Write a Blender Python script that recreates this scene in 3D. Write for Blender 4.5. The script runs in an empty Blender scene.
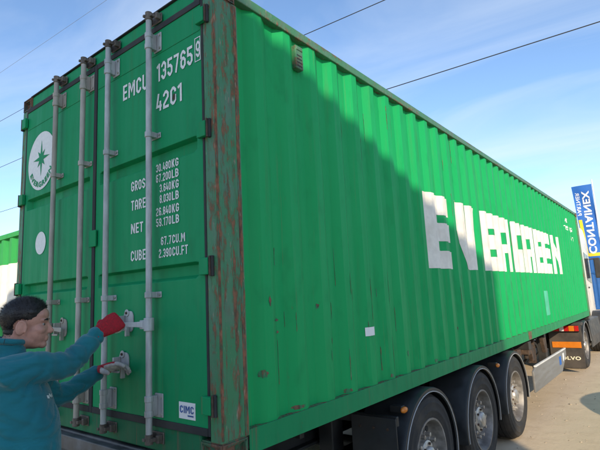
import bpy, bmesh, math, random
import numpy as np
from mathutils import Vector, Matrix, noise as mnoise
random.seed(7); np.random.seed(7)
S = bpy.context.scene
COL = S.collection
R = math.radians
G = 1.05                      # height of the container's underside above the ground
# ------------------------------------------------------------------ camera
cd = bpy.data.cameras.new('camera'); cam = bpy.data.objects.new('camera', cd); COL.objects.link(cam)
cd.sensor_width = 36; cd.lens = 36*472.58/600; cd.clip_start = .05; cd.clip_end = 3000
cam.location = (1.79137, -1.60977, .78294+G)
cam.rotation_euler = (1.72545573, .0498733, .671175)
S.camera = cam
# ------------------------------------------------------------------ sky and sun
SUN = Vector((.85, -1.0, .586)).normalized()
EL = math.asin(SUN.z); AZ = math.atan2(SUN.x, SUN.y)
W = bpy.data.worlds.new('World'); S.world = W; W.use_nodes = True
wn = W.node_tree; wn.nodes.clear()
def N(nt, t, **kw):
    n = nt.nodes.new(t)
    for k, v in kw.items(): setattr(n, k, v)
    return n
wo = N(wn, 'ShaderNodeOutputWorld'); bg = N(wn, 'ShaderNodeBackground'); bg.inputs[1].default_value = .15
sk = N(wn, 'ShaderNodeTexSky', sky_type='NISHITA'); sk.sun_disc = False
sk.sun_elevation = EL; sk.sun_rotation = AZ; sk.altitude = 200; sk.air_density = 1.0; sk.dust_density = .55; sk.ozone_density = 3.2
tc = N(wn, 'ShaderNodeTexCoord')
sep = N(wn, 'ShaderNodeSeparateXYZ'); wn.links.new(tc.outputs['Generated'], sep.inputs[0])
za = N(wn, 'ShaderNodeMath', operation='MAXIMUM'); wn.links.new(sep.outputs[2], za.inputs[0]); za.inputs[1].default_value = 0.0
zb = N(wn, 'ShaderNodeMath', operation='ADD'); wn.links.new(za.outputs[0], zb.inputs[0]); zb.inputs[1].default_value = .16
dx = N(wn, 'ShaderNodeMath', operation='DIVIDE'); wn.links.new(sep.outputs[0], dx.inputs[0]); wn.links.new(zb.outputs[0], dx.inputs[1])
dy = N(wn, 'ShaderNodeMath', operation='DIVIDE'); wn.links.new(sep.outputs[1], dy.inputs[0]); wn.links.new(zb.outputs[0], dy.inputs[1])
cmb = N(wn, 'ShaderNodeCombineXYZ'); wn.links.new(dx.outputs[0], cmb.inputs[0]); wn.links.new(dy.outputs[0], cmb.inputs[1])
mp = N(wn, 'ShaderNodeMapping'); wn.links.new(cmb.outputs[0], mp.inputs[0]); mp.inputs['Scale'].default_value = (.55, 1.5, 1); mp.inputs['Rotation'].default_value = (0, 0, R(-28)); mp.inputs['Location'].default_value = (3.1, 1.7, 0)
cn = N(wn, 'ShaderNodeTexNoise'); wn.links.new(mp.outputs[0], cn.inputs[0]); cn.inputs['Scale'].default_value = 1.15; cn.inputs['Detail'].default_value = 7; cn.inputs['Roughness'].default_value = .55; cn.inputs['Distortion'].default_value = .7
cr = N(wn, 'ShaderNodeMapRange'); wn.links.new(cn.outputs[0], cr.inputs[0]); cr.inputs[1].default_value = .40; cr.inputs[2].default_value = .80; cr.inputs[3].default_value = .0; cr.inputs[4].default_value = .66
cmix = N(wn, 'ShaderNodeMix', data_type='RGBA'); wn.links.new(cr.outputs[0], cmix.inputs[0]); wn.links.new(sk.outputs[0], cmix.inputs[6]); cmix.inputs[7].default_value = (3.7, 4.1, 4.6, 1)
wn.links.new(cmix.outputs[2], bg.inputs[0]); wn.links.new(bg.outputs[0], wo.inputs[0])
sl = bpy.data.lights.new('sun', 'SUN'); so = bpy.data.objects.new('sun', sl); COL.objects.link(so)
sl.energy = 3.05; sl.angle = R(.35); sl.color = (1.0, .83, .60)
so.rotation_euler = SUN.to_track_quat('Z', 'Y').to_euler(); so.location = (20, -30, 20)
S.view_settings.view_transform = 'Standard'; S.view_settings.look = 'None'; S.view_settings.gamma = 1; S.view_settings.use_curve_mapping = False
S.view_settings.exposure = .74
S.render.engine = 'CYCLES'; S.render.resolution_x = 1024; S.render.resolution_y = 768
# ------------------------------------------------------------------ helpers
ORG = {}
def place(o, parent=None, L=(0, 0, 0)):
    COL.objects.link(o)
    L = Vector(L)
    if parent is not None:
        o.parent = parent; o.location = L - ORG[parent]
    else: o.location = L
    ORG[o] = L
    return o
def tag(o, label, cat, group=None, kind=None):
    if label: o['label'] = label
    if cat: o['category'] = cat
    if group: o['group'] = group
    if kind: o['kind'] = kind
    return o
def thing(name, loc, label, cat, group=None):
    o = bpy.data.objects.new(name, None); o.empty_display_size = .2
    place(o, None, loc); return tag(o, label, cat, group)
class MB:
    def __init__(s): s.v = []; s.f = []
    def add(s, vs, fs):
        k = len(s.v); s.v += [tuple(v) for v in vs]; s.f += [tuple(i+k for i in f) for f in fs]; return s
    def box(s, x0, x1, y0, y1, z0, z1, M=None):
        vs = [Vector((x, y, z)) for z in (z0, z1) for y in (y0, y1) for x in (x0, x1)]
        if M: vs = [M @ v for v in vs]
        return s.add(vs, [(0, 2, 3, 1), (4, 5, 7, 6), (0, 1, 5, 4), (2, 6, 7, 3), (0, 4, 6, 2), (1, 3, 7, 5)])
    def prism(s, poly, a, b, ax):           # poly in the two other axes, extruded along ax from a to b
        n = len(poly); vs = []
        for t in (a, b):
            for (p, q) in poly:
                vs.append({'x': (t, p, q), 'y': (p, t, q), 'z': (p, q, t)}[ax])
        fs = [tuple(range(n)), tuple(range(2*n-1, n-1, -1))] + [(i, i+n, (i+1) % n+n, (i+1) % n) for i in range(n)]
        return s.add(vs, fs)
    def loft(s, rings, cap=True, close=True):
        n = len(rings[0]); vs = [p for r in rings for p in r]; fs = []
        for i in range(len(rings)-1):
            for j in range(n if close else n-1):
                a = i*n+j; b = i*n+(j+1) % n; fs.append((a, b, b+n, a+n))
        if cap: fs += [tuple(range(n-1, -1, -1)), tuple(range((len(rings)-1)*n, len(rings)*n))]
        return s.add(vs, fs)
    def tube(s, pts, r, n=10, cap=True):
        pts = [Vector(p) for p in pts]; m = len(pts); rs = r if isinstance(r, (list, tuple)) else [r]*m
        rings = []; up = None
        for i, p in enumerate(pts):
            t = (pts[min(i+1, m-1)]-pts[max(i-1, 0)]).normalized()
            if up is None: up = t.orthogonal().normalized()
            up = (up - t*up.dot(t)).normalized(); w = t.cross(up)
            rings.append([p+(up*math.cos(2*math.pi*k/n)+w*math.sin(2*math.pi*k/n))*rs[i] for k in range(n)])
        return s.loft(rings, cap)
    def lathe(s, prof, n=40, ax='x', c=(0, 0, 0)):   # prof: (along, radius)
        rings = []
        for (a, r) in prof:
            ring = []
            for k in range(n):
                t = 2*math.pi*k/n; p = {'x': (a, r*math.cos(t), r*math.sin(t)), 'y': (r*math.sin(t), a, r*math.cos(t)), 'z': (r*math.cos(t), r*math.sin(t), a)}[ax]
                ring.append((p[0]+c[0], p[1]+c[1], p[2]+c[2]))
            rings.append(ring)
        return s.loft(rings, False)
    def ell(s, c, rad, n=16, m=10, M=None):
        c = Vector(c); rings = []
        for i in range(m+1):
            th = math.pi*(i+.001)/(m+.002); ring = []
            for k in range(n):
                ph = 2*math.pi*k/n; p = Vector((rad[0]*math.sin(th)*math.cos(ph), rad[1]*math.sin(th)*math.sin(ph), rad[2]*math.cos(th)))
                ring.append(c+(M @ p if M else p))
            rings.append(ring)
        return s.loft(rings, True)
    def mesh(s, name):
        me = bpy.data.meshes.new(name); me.from_pydata([tuple(v) for v in s.v], [], s.f); me.validate()
        bm = bmesh.new(); bm.from_mesh(me); bmesh.ops.recalc_face_normals(bm, faces=bm.faces); bm.to_mesh(me); bm.free()
        return me
    def build(s, name, mat, parent=None, L=(0, 0, 0), bevel=0, smooth=False, seg=2):
        me = s.mesh(name); me.materials.append(mat); o = bpy.data.objects.new(name, me); place(o, parent, L)
        if bevel:
            b = o.modifiers.new('bevel', 'BEVEL'); b.width = bevel; b.segments = seg; b.limit_method = 'ANGLE'; b.angle_limit = R(40)
        if smooth:
            me.polygons.foreach_set('use_smooth', [True]*len(me.polygons))
            try: me.set_sharp_from_angle(angle=R(42))
            except Exception: pass
        return o
def part(name, mat, parent, fn, bevel=0, smooth=False, L=(0, 0, 0)):
    m = MB(); fn(m); return m.build(name, mat, parent, L, bevel, smooth)
def bx(name, mat, parent, b, bevel=0, L=(0, 0, 0)):
    return MB().box(*b).build(name, mat, parent, L, bevel)
def copy_tree(o, L, parent=None):
    c = o.copy(); place(c, parent, L)
    for ch in list(o.children):
        copy_tree(ch, Vector(L)+(ORG[ch]-ORG[o]), c)
    return c
# ------------------------------------------------------------------ materials
class MT:
    def __init__(s, name):
        s.m = bpy.data.materials.new(name); s.m.use_nodes = True; s.t = s.m.node_tree
        s.b = s.t.nodes['Principled BSDF']; s.l = s.t.links.new
        s.c = s.t.nodes.new('ShaderNodeTexCoord').outputs['Object']
    def noise(s, sc=1., scale=(1, 1, 1), det=5, rough=.55, dist=0, loc=(0, 0, 0)):
        mpn = s.t.nodes.new('ShaderNodeMapping'); s.l(s.c, mpn.inputs[0]); mpn.inputs['Scale'].default_value = scale; mpn.inputs['Location'].default_value = loc
        n = s.t.nodes.new('ShaderNodeTexNoise'); s.l(mpn.outputs[0], n.inputs[0]); n.inputs['Scale'].default_value = sc; n.inputs['Detail'].default_value = det; n.inputs['Roughness'].default_value = rough; n.inputs['Distortion'].default_value = dist
        return n.outputs[0]
    def rng(s, v, a, b, c=0., d=1.):
        n = s.t.nodes.new('ShaderNodeMapRange'); s.l(v, n.inputs[0]); n.interpolation_type = 'SMOOTHSTEP'
        for i, x in enumerate((a, b, c, d)): n.inputs[i+1].default_value = x
        return n.outputs[0]
    def mul(s, a, b, op='MULTIPLY'):
        n = s.t.nodes.new('ShaderNodeMath'); n.operation = op
        for i, x in enumerate((a, b)):
            if isinstance(x, (int, float)): n.inputs[i].default_value = x
            else: s.l(x, n.inputs[i])
        return n.outputs[0]
    def mix(s, f, a, b):
        n = s.t.nodes.new('ShaderNodeMix'); n.data_type = 'RGBA'
        if isinstance(f, (int, float)): n.inputs[0].default_value = f
        else: s.l(f, n.inputs[0])
        for i, x in ((6, a), (7, b)):
            if isinstance(x, tuple): n.inputs[i].default_value = (x+(1,))[:4]
            else: s.l(x, n.inputs[i])
        return n.outputs[2]
    def sep(s, i):
        n = s.t.nodes.new('ShaderNodeSeparateXYZ'); s.l(s.c, n.inputs[0]); return n.outputs[i]
    def col(s, x):
        if isinstance(x, tuple): s.b.inputs['Base Color'].default_value = (x+(1,))[:4]
        else: s.l(x, s.b.inputs['Base Color'])
        return s
    def rough(s, x):
        if isinstance(x, (int, float)): s.b.inputs['Roughness'].default_value = x
        else: s.l(x, s.b.inputs['Roughness'])
        return s
    def bump(s, h, st=.3, d=.01):
        n = s.t.nodes.new('ShaderNodeBump'); n.inputs['Strength'].default_value = st; n.inputs['Distance'].default_value = d; s.l(h, n.inputs['Height']); s.l(n.outputs[0], s.b.inputs['Normal']); return s
    def metal(s, x): s.b.inputs['Metallic'].default_value = x; return s
def paint(name, base, fade=.35, dirt=.35, rust=.5, rough=.55, rth=.66):
    t = MT(name)
    n1 = t.noise(1.1, det=6); n2 = t.noise(1., (16, 16, 1.1), det=6, rough=.6); n3 = t.noise(22, (1, 1, .55), det=8, rough=.68); n4 = t.noise(1.7, loc=(5, 3, 1)); n5 = t.noise(9, (1, 1, .5), det=6, loc=(2, 7, 3))
    pale = tuple(min(1, c*1.18+.018) for c in base); dk = tuple(c*.72 for c in base)
    c = t.mix(t.rng(n1, .35, .7, 0, fade), base, pale)
    c = t.mix(t.rng(n5, .5, .75, 0, .45), c, dk)
    c = t.mix(t.rng(n2, .54, .78, 0, dirt), c, (.12, .105, .075))
    rm = t.mul(t.rng(n3, rth, rth+.05), t.rng(n4, .42, .62, 0, rust))
    c = t.mix(rm, c, t.mix(n5, (.07, .03, .018), (.2, .085, .04)))
    n6 = t.noise(1., (55, 55, 1.3), det=5, rough=.6, loc=(7, 1, 4)); n7 = t.noise(1.3, (1, 1, .8), det=4, loc=(1, 9, 2))
    c = t.mix(t.mul(t.rng(n6, .60, .72), t.rng(n7, .44, .62, 0, dirt*1.9)), c, (.17, .125, .07))
    t.col(c); t.rough(t.mul(t.rng(n2, .3, .8, rough-.08, rough+.16), t.mul(rm, .3), 'ADD'))
    t.b.inputs['Specular IOR Level'].default_value = .2
    t.bump(t.mul(t.mul(n1, 1.5), t.mul(n3, .25), 'ADD'), .35, .012)
    return t.m
def rusty(name, green, amt=.5, sc=(26, 26, 1.7), r0=(.055, .032, .024), r1=(.22, .105, .065)):
    t = MT(name)
    a = t.noise(1., sc, det=8, rough=.62); b = t.noise(30, (1, 1, .5), det=8, rough=.7); n = t.noise(4, (2, 2, .8), det=5); e = t.noise(60, (1, 1, .25), det=4)
    c = t.mix(t.rng(n, .4, .65), green, tuple(x*.7+.05 for x in green))
    md = t.noise(1., tuple(x*.45+3 for x in sc), det=6, rough=.7, loc=(3, 2, 1))
    m1 = t.rng(t.mul(t.mul(t.mul(a, .55), t.mul(md, .45), 'ADD'), t.mul(b, .55), 'ADD'), .84-amt*.17, .96-amt*.17)
    c = t.mix(t.mul(m1, .92), c, t.mix(t.rng(b, .35, .65), r0, r1))
    c = t.mix(t.rng(e, .62, .72, 0, .7), c, (.33, .27, .2))
    c = t.mix(t.rng(n, .6, .72, 0, .45), c, (.1, .07, .05))
    t.col(c); t.rough(t.rng(m1, 0, 1, .5, .9)); t.bump(t.mul(m1, b, 'ADD'), .5, .006)
    return t.m
def plain(name, col, rough=.5, metal=0., var=.25, sc=8, bump=0., dirt=None, stretch=(1, 1, 1)):
    t = MT(name); n = t.noise(sc, stretch, det=6, rough=.6); n2 = t.noise(sc*.21, stretch, det=4, loc=(3, 1, 2))
    c = t.mix(t.rng(n, .3, .72), tuple(x*(1-var) for x in col), tuple(min(1, x*(1+var)) for x in col))
    if dirt: c = t.mix(t.rng(n2, .42, .7, 0, .7), c, dirt)
    t.col(c); t.rough(t.rng(n, .3, .7, max(.05, rough-.1), min(1, rough+.12))); t.metal(metal)
    if bump: t.bump(n, bump, .01)
    return t.m
GREEN = (.006, .335, .098)
M = {}
M['green'] = paint('container_green_paint', GREEN, fade=.16, dirt=.19)
M['door'] = paint('door_green_paint', (.004, .275, .10), fade=.16, dirt=.2, rust=.5, rth=.71)
M['rail'] = paint('rail_green_paint', (.008, .235, .085), fade=.3, dirt=.45, rust=.8, rth=.6)
M['toprail'] = rusty('weathered_top_rail', (.05, .19, .09), .25, (18, 1.5, 18))
M['post'] = rusty('rusty_green_post', (.035, .21, .085), .42, (38, 38, 2.6), (.08, .035, .022), (.27, .11, .06))
M['edge'] = rusty('rusted_post_edge', (.03, .16, .07), 1.15, (45, 45, 3.5), (.085, .034, .022), (.31, .115, .06))
M['foot'] = rusty('rusty_foot_casting', (.03, .13, .06), .75, (30, 30, 6))
M['scuff'] = rusty('scuffed_green_paint', (.01, .20, .075), .75, (30, 30, 9))
M['cast'] = rusty('corroded_casting', (.02, .06, .04), .9, (9, 9, 9))
M['roofm'] = paint('roof_green', GREEN)
M['white'] = plain('white_lettering', (.74, .72, .66), .6, var=.07, sc=20, dirt=(.60, .57, .50))
M['marking'] = plain('white_door_marking', (.76, .78, .76), .6, var=.06, sc=40)
M['blue_ink'] = plain('blue_print', (.03, .10, .32), .5)
M['sticker'] = plain('white_sticker', (.8, .8, .8), .5, var=.04)
M['teal_patch'] = plain('pale_teal_touch_up_paint', (.07, .42, .27), .5, var=.12, sc=6)
M['gasket'] = plain('black_rubber_gasket', (.028, .03, .032), .8, var=.35, sc=14, dirt=(.06, .055, .05))
M['galv'] = plain('galvanised_steel', (.43, .45, .45), .55, .2, var=.25, sc=16, bump=.15, dirt=(.30, .29, .265), stretch=(1, 1, .35))
M['galvr'] = plain('stained_galvanised_rod', (.40, .385, .345), .65, .2, var=.25, sc=16, bump=.15, dirt=(.30, .25, .195), stretch=(1, 1, .3))
M['camst'] = plain('stained_cam_steel', (.17, .145, .12), .7, .3, var=.4, sc=26, bump=.3, dirt=(.06, .045, .035))
M['ruststeel'] = plain('dark_rusty_steel', (.10, .065, .045), .8, .2, var=.5, sc=24, bump=.3, dirt=(.03, .025, .02))
M['beam'] = plain('dirty_grey_steel', (.15, .15, .155), .6, .3, var=.35, sc=9, bump=.2, dirt=(.05, .045, .04))
M['black'] = plain('black_chassis_paint', (.018, .019, .02), .5, var=.3, sc=6, dirt=(.05, .044, .038))
M['plastic'] = plain('dark_grey_mudguard_plastic', (.022, .026, .03), .42, var=.25, sc=9, dirt=(.045, .043, .04))
M['tyre'] = plain('tyre_rubber', (.022, .022, .023), .82, var=.3, sc=22, bump=.15, dirt=(.055, .048, .04))
M['rim'] = plain('grey_steel_rim', (.24, .23, .22), .5, .4, var=.35, sc=12, dirt=(.10, .085, .07))
M['nut'] = plain('bright_wheel_nut', (.48, .46, .43), .4, .6, var=.3, sc=30, dirt=(.25, .21, .17))
M['alu'] = plain('aluminium_side_guard', (.25, .25, .245), .5, .3, var=.12, sc=5, dirt=(.19, .18, .165), stretch=(4, .4, 4))
M['piping'] = plain('pale_mudguard_edging', (.40, .41, .42), .5, var=.1)
M['amber'] = plain('amber_lens', (.62, .19, .02), .2, var=.08)
M['red'] = plain('red_lens', (.45, .015, .015), .2, var=.08)
M['clear'] = plain('clear_lens', (.75, .74, .72), .2, var=.05)
M['cab'] = plain('cream_white_cab_paint', (.72, .69, .62), .3, var=.06, sc=3, dirt=(.55, .52, .46))
M['glass'] = plain('dark_window_glass', (.02, .03, .04), .06, var=.1)
M['flap'] = plain('dusty_rubber_mudflap', (.05, .044, .040), .85, var=.3, sc=11, dirt=(.10, .083, .068))
M['cream_ink'] = plain('cream_flap_print', (.75, .72, .55), .6, var=.06)
M['flag_blue'] = plain('banner_blue_cloth', (.018, .13, .47), .7, var=.1, sc=3)
M['flag_yellow'] = plain('banner_yellow_print', (.78, .58, .03), .7, var=.06)
M['flag_white'] = plain('banner_white_print', (.78, .8, .82), .7, var=.05)
M['pole'] = plain('white_pole_paint', (.7, .7, .68), .4, var=.08)
M['wood'] = plain('grey_weathered_pole_wood', (.16, .12, .09), .85, var=.35, sc=6, bump=.4, stretch=(6, 6, .5))
M['wire_pale'] = plain('thin_grey_wire', (.16, .17, .18), .5)
M['wire'] = plain('dark_wire', (.02, .02, .022), .6)
M['blue_paint'] = paint('blue_container_paint', (.02, .10, .30), rust=.3)
M['teal'] = None
# ground
t = MT('pale_sandy_concrete')
a = t.noise(.35, det=7); b = t.noise(3.2, det=7, rough=.65); c_ = t.noise(28, det=6, rough=.7); d_ = t.noise(.9, (1, .35, 1), det=6, loc=(4, 4, 0))
cc = t.mix(t.rng(a, .3, .7), (.52, .415, .285), (.62, .50, .35))
cc = t.mix(t.rng(b, .45, .75, 0, .55), cc, (.40, .30, .19)); cc = t.mix(t.rng(d_, .5, .72, 0, .45), cc, (.60, .49, .345)); cc = t.mix(t.rng(c_, .58, .75, 0, .5), cc, (.30, .23, .155))
t.col(cc); t.rough(.9); t.bump(t.mul(b, t.mul(c_, .6), 'ADD'), .5, .02); M['ground'] = t.m
M['stone'] = plain('small_stones', (.36, .31, .24), .9, var=.35, sc=30)
# ------------------------------------------------------------------ setting
g = MB(); n = 24; ext = 420
xs = [ext*math.copysign(abs(i/n*2-1)**2, i/n*2-1) for i in range(n+1)]
g.add([(x, y, 0) for y in xs for x in xs], [(j*(n+1)+i, j*(n+1)+i+1, (j+1)*(n+1)+i+1, (j+1)*(n+1)+i) for j in range(n) for i in range(n)])
tag(g.build('ground', M['ground']), None, None, kind='structure')
st = MB()
for k in range(900):
    x = random.uniform(-.6, 3.2); y = random.uniform(2.5, 16); r = random.uniform(.003, .011)*(1 if random.random() < .93 else 2.0)
    rot = Matrix.Rotation(random.uniform(0, 6), 3, 'Z')
    st.ell((x, y, r*.35), (r*1.3, r, r*.7), 6, 3, rot)
tag(st.build('gravel', M['stone'], smooth=False), 'loose pale gravel scattered over the sandy yard', 'gravel', kind='stuff')
# ------------------------------------------------------------------ corrugation
BRK0 = .41                        # y where an outer flat ends
def corr_breaks(y0, y1, phase=BRK0, seg=(.070, .070, .068, .070), dep=.036, xo=-.014):
    """break points (y, x) of the sheet: outer flat ends, goes in, inner flat, comes out"""
    per = sum(seg); pts = []
    k = math.floor((y0-phase)/per)-1; y = phase+k*per
    while y < y1+per:
        pts += [(y, xo), (y+seg[0], xo-dep), (y+seg[0]+seg[1], xo-dep), (y+seg[0]+seg[1]+seg[2], xo)]; y += per
    def f(yy):
        for (a, b) in zip(pts, pts[1:]):
            if a[0] <= yy <= b[0]: return a[1]+(b[1]-a[1])*(yy-a[0])/(b[0]-a[0])
        return xo
    ys = [y0]+[p[0] for p in pts if y0+1e-4 < p[0] < y1-1e-4]+[y1]
    return ys, f
# ------------------------------------------------------------------ lettering
def text_mesh(body, bold=.0, spacing=1.0):
    cu = bpy.data.curves.new('lettering', 'FONT'); cu.body = body; cu.size = 1; cu.offset = bold; cu.space_character = spacing; cu.resolution_u = 4
    o = bpy.data.objects.new('lettering', cu); COL.objects.link(o)
    dg = bpy.context.evaluated_depsgraph_get(); me = bpy.data.meshes.new_from_object(o.evaluated_get(dg))
    bpy.data.objects.remove(o); bpy.data.curves.remove(cu)
    v = np.array([p.co[:2] for p in me.vertices]); f = [tuple(p.vertices) for p in me.polygons]; bpy.data.meshes.remove(me)
    lo = v.min(0); hi = v.max(0); v = (v-lo)/(hi-lo)
    return v, f
def text_on(name, body, mat, parent, fn, bold=.0, spacing=1., mirror=False):
    """fn maps (u,v) in 0..1 to a 3D point"""
    v, f = text_mesh(body, bold, spacing)
    if mirror: v[:, 0] = 1-v[:, 0]
    m = MB(); m.add([fn(a, b) for a, b in v], f)
    me = bpy.data.meshes.new(name); me.from_pydata(m.v, [], m.f); me.materials.append(mat)
    return place(bpy.data.objects.new(name, me), parent)
def glyphs():
    t = .155; a = t/2; c = .13; G_ = {}
    def fr(w): return a, w-a, a, 1-a
    w = .50; x0, x1, y0, y1 = fr(w); h = .5
    top = [(x0, y1-c), (x0+c, y1), (x1-c, y1), (x1, y1-c)]; bot = [(x1, y0+c), (x1-c, y0), (x0+c, y0), (x0, y0+c)]
    low = lambda q: [(x0+c, y0), (x1-c, y0), (x1, y0+c), (x1, q-c), (x1-c, q), (x0+c, q), (x0, q-c), (x0, y0+c)]
    G_['0'] = G_['O'] = (w, [('c', top+bot)])
    G_['1'] = (.34, [('o', [(.34-a, 0), (.34-a, 1)]), ('o', [(.34-t, y1-.02), (.02, .80)])])
    G_['I'] = (t, [('o', [(a, 0), (a, 1)])])
    G_['2'] = (w, [('o', [(x0, .70)]+top+[(x1, .60), (x0, .25), (x0, y0), (w, y0)])])
    G_['3'] = (w, [('o', [(x0, .72)]+top+[(x1, .57), (x1-.06, .5), (x1, .43)]+bot+[(x0, .28)]), ('o', [(w*.36, .5), (x1-.16, .5)])])
    G_['4'] = (w, [('o', [(w*.46, 1), (x0, .27), (w, .27)]), ('o', [(x1-.04, 0), (x1-.04, .27-a)]), ('o', [(x1-.04, .27+a), (x1-.04, .56)])])
    G_['5'] = (w, [('o', [(w*.95, y1), (x0, y1), (x0, .57), (x1-c, .57), (x1, .57-c)]+bot+[(x0, .28)])])
    G_['6'] = (w, [('c', low(.57)), ('o', [(x0, .57)]+top+[(x1, .74)])])
    G_['9'] = (w, [(k_, [(w-p, 1-q) for p, q in pl]) for k_, pl in G_['6'][1]])
    G_['7'] = (w, [('o', [(0, y1), (x1, y1), (w*.38, 0)])])
    G_['8'] = (w, [('c', low(.52)), ('o', [(x0, .53)]+top+[(x1, .53)])])
    G_['B'] = (w, [('c', [(x0, y0), (x1-c, y0), (x1, y0+c), (x1, .52-c), (x1-c, .52), (x0, .52)]), ('o', [(x0, .52+a), (x0, y1), (x1-c*1.3, y1), (x1-.03, y1-c), (x1-.03, .55)])])
    G_['E'] = (w*.9, [('o', [(w*.9, y1), (x0, y1), (x0, y0), (w*.9, y0)]), ('o', [(t, .5), (w*.82, .5)])])
    G_['F'] = (w*.9, [('o', [(w*.9, y1), (x0, y1), (x0, 0)]), ('o', [(t, .5), (w*.82, .5)])])
    G_['L'] = (w*.85, [('o', [(x0, 1), (x0, y0), (w*.85, y0)])])
    G_['C'] = (w, [('o', [(x1, .68)]+top[::-1]+bot[::-1]+[(x1, .32)])])
    G_['G'] = (w, [('o', [(x1, .68)]+top[::-1]+bot[::-1]+[(x1, .45), (w*.5, .45)])])
    G_['U'] = (w, [('o', [(x0, 1)]+bot[::-1]+[(x1, 1)])])
    G_['S'] = (w, [('o', [(x1, .72)]+top[::-1]+[(x0, .5+c), (x0+c, .5), (x1-c, .5), (x1, .5-c)]+bot+[(x0, .28)])])
    G_['A'] = (w, [('o', [(x0, 0)]+top+[(x1, 0)]), ('o', [(t, .38), (w-t, .38)])])
    G_['R'] = (w, [('o', [(x0, 0), (x0, y1), (x1-c, y1), (x1, y1-c), (x1, .5+c), (x1-c, .5), (t, .5)]), ('o', [(w*.52, .5-a), (x1, 0)])])
    G_['K'] = (w, [('o', [(x0, 0), (x0, 1)]), ('o', [(x1, 1), (t+.06, .5), (x1, 0)])])
    wn_ = .60; G_['N'] = (wn_, [('o', [(a, 0), (a, 1)]), ('o', [(wn_-a, 0), (wn_-a, 1)]), ('o', [(t, .90), (wn_-t, .10)])])
    G_['T'] = (w, [('o', [(0, y1), (w, y1)]), ('o', [(w/2, 0), (w/2, 1-t)])])
    wm = .68; G_['M'] = (wm, [('o', [(a, 0), (a, 1)]), ('o', [(wm-a, 0), (wm-a, 1)]), ('o', [(t, .90), (wm/2, .36), (wm-t, .90)])])
    G_['.'] = (.17, [('o', [(.085, 0), (.085, .16)])])
    return G_, t
GLY, GT = glyphs()
def stroke_text(body, gap=.13):
    """condensed block lettering: (u, v) vertices in 0..1 and faces"""
    vs = []; fs = []; X = 0
    for ch in body:
        w, strokes = GLY[ch]
        for kind, pl in strokes:
            P2 = [Vector(p) for p in pl]; n_ = len(P2); L_ = []; R_ = []
            for i, p in enumerate(P2):
                pv = P2[i-1] if (i > 0 or kind == 'c') else None; nx = P2[(i+1) % n_] if (i < n_-1 or kind == 'c') else None
                d1 = (p-pv).normalized() if pv is not None else (nx-p).normalized(); d2 = (nx-p).normalized() if nx is not None else d1
                b_ = (d1+d2).normalized(); nr = Vector((-b_.y, b_.x)); k = min(1.5, 1/max(.4, nr.dot(Vector((-d1.y, d1.x)))))
                L_.append(p+nr*GT/2*k); R_.append(p-nr*GT/2*k)
            base = len(vs)
            for l, r in zip(L_, R_): vs += [(X+l.x, l.y), (X+r.x, r.y)]
            m_ = n_ if kind == 'c' else n_-1
            for i in range(m_):
                j = (i+1) % n_; fs.append((base+2*i, base+2*i+1, base+2*j+1, base+2*j))
        X += w+gap
    v = np.array(vs); v[:, 0] /= (X-gap); return v, fs
def stroke_on(name, body, mat, parent, fn, gap=.13):
    v, f = stroke_text(body, gap); m = MB(); m.add([fn(a, b) for a, b in v], f)
    me = bpy.data.meshes.new(name); me.from_pydata(m.v, [], m.f); me.materials.append(mat); return place(bpy.data.objects.new(name, me), parent)
# ------------------------------------------------------------------ big green container
CW, CL, CH = 2.438, 12.192, 2.591
con = thing('shipping_container', (-1.219, 6.1, G), 'long green shipping container with big white lettering, loaded on the trailer', 'container')
def zz(a): return a+G
# corner castings
def casting_mesh():
    bm = bmesh.new(); bmesh.ops.create_cube(bm, size=1)
    for v in bm.verts: v.co = Vector((v.co.x*.162, v.co.y*.178, v.co.z*.118))
    for f in list(bm.faces):
        r = bmesh.ops.inset_individual(bm, faces=[f], thickness=.032)
        sub = bmesh.ops.inset_individual(bm, faces=[f], thickness=.006)
        for v in f.verts: v.co -= f.normal*.03
    bmesh.ops.bevel(bm, geom=[e for e in bm.edges if e.calc_length() > .09], offset=.008, segments=2, affect='EDGES')
    me = bpy.data.meshes.new('corner_casting'); bm.to_mesh(me); bm.free(); return me
cme = casting_mesh(); cme.materials.append(M['cast']); cme2 = cme.copy(); cme2.materials.clear(); cme2.materials.append(M['foot'])
for x in (-.081+.004, -CW+.081-.004):
    for y in (.089-.006, CL-.089+.006):
        for z in (.059, CH-.059+.002):
            place(bpy.data.objects.new('corner_casting', cme2 if z < 1 else cme), con, (x-(.003 if x > -1 else -.003), y+(.0045 if y < 1 else -.0045), zz(z)))
# corner posts: ridged section
def post_prof(sx, y0, sy):
    pr = [(0, .0), (0, .03), (-.012, .042), (-.012, .145), (0, .157), (0, .188), (-.03, .192), (-.05, .185), (-.088, .03), (-.088, .0)]
    pr = [(0, .006), (0, .036), (-.007, .046), (-.007, .142), (0, .152), (0, .184), (-.006, .19), (-.05, .19), (-.082, .12), (-.082, .0), (-.006, .0)]
    return [((p if sx > 0 else -CW-p), y0+sy*q) for p, q in pr]
for sx in (1, -1):
    for (y0, sy) in ((0, 1), (CL, -1)):
        o = part('corner_post', M['post'], con, lambda m: m.prism(post_prof(sx, y0, sy), zz(.116), zz(CH-.114), 'z'), bevel=.004)
        if sx == 1 and sy == 1:
            # rusted worn ridges
            part('worn_ridge', M['edge'], o, lambda m: m.tube([(-.002, .008, zz(.13+i*.08)) for i in range(30)], .0075, 8), smooth=True)
            part('worn_ridge', M['edge'], o, lambda m: m.box(-.003, .0018, .152, .176, zz(.12), zz(2.47)), bevel=.002)
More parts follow.
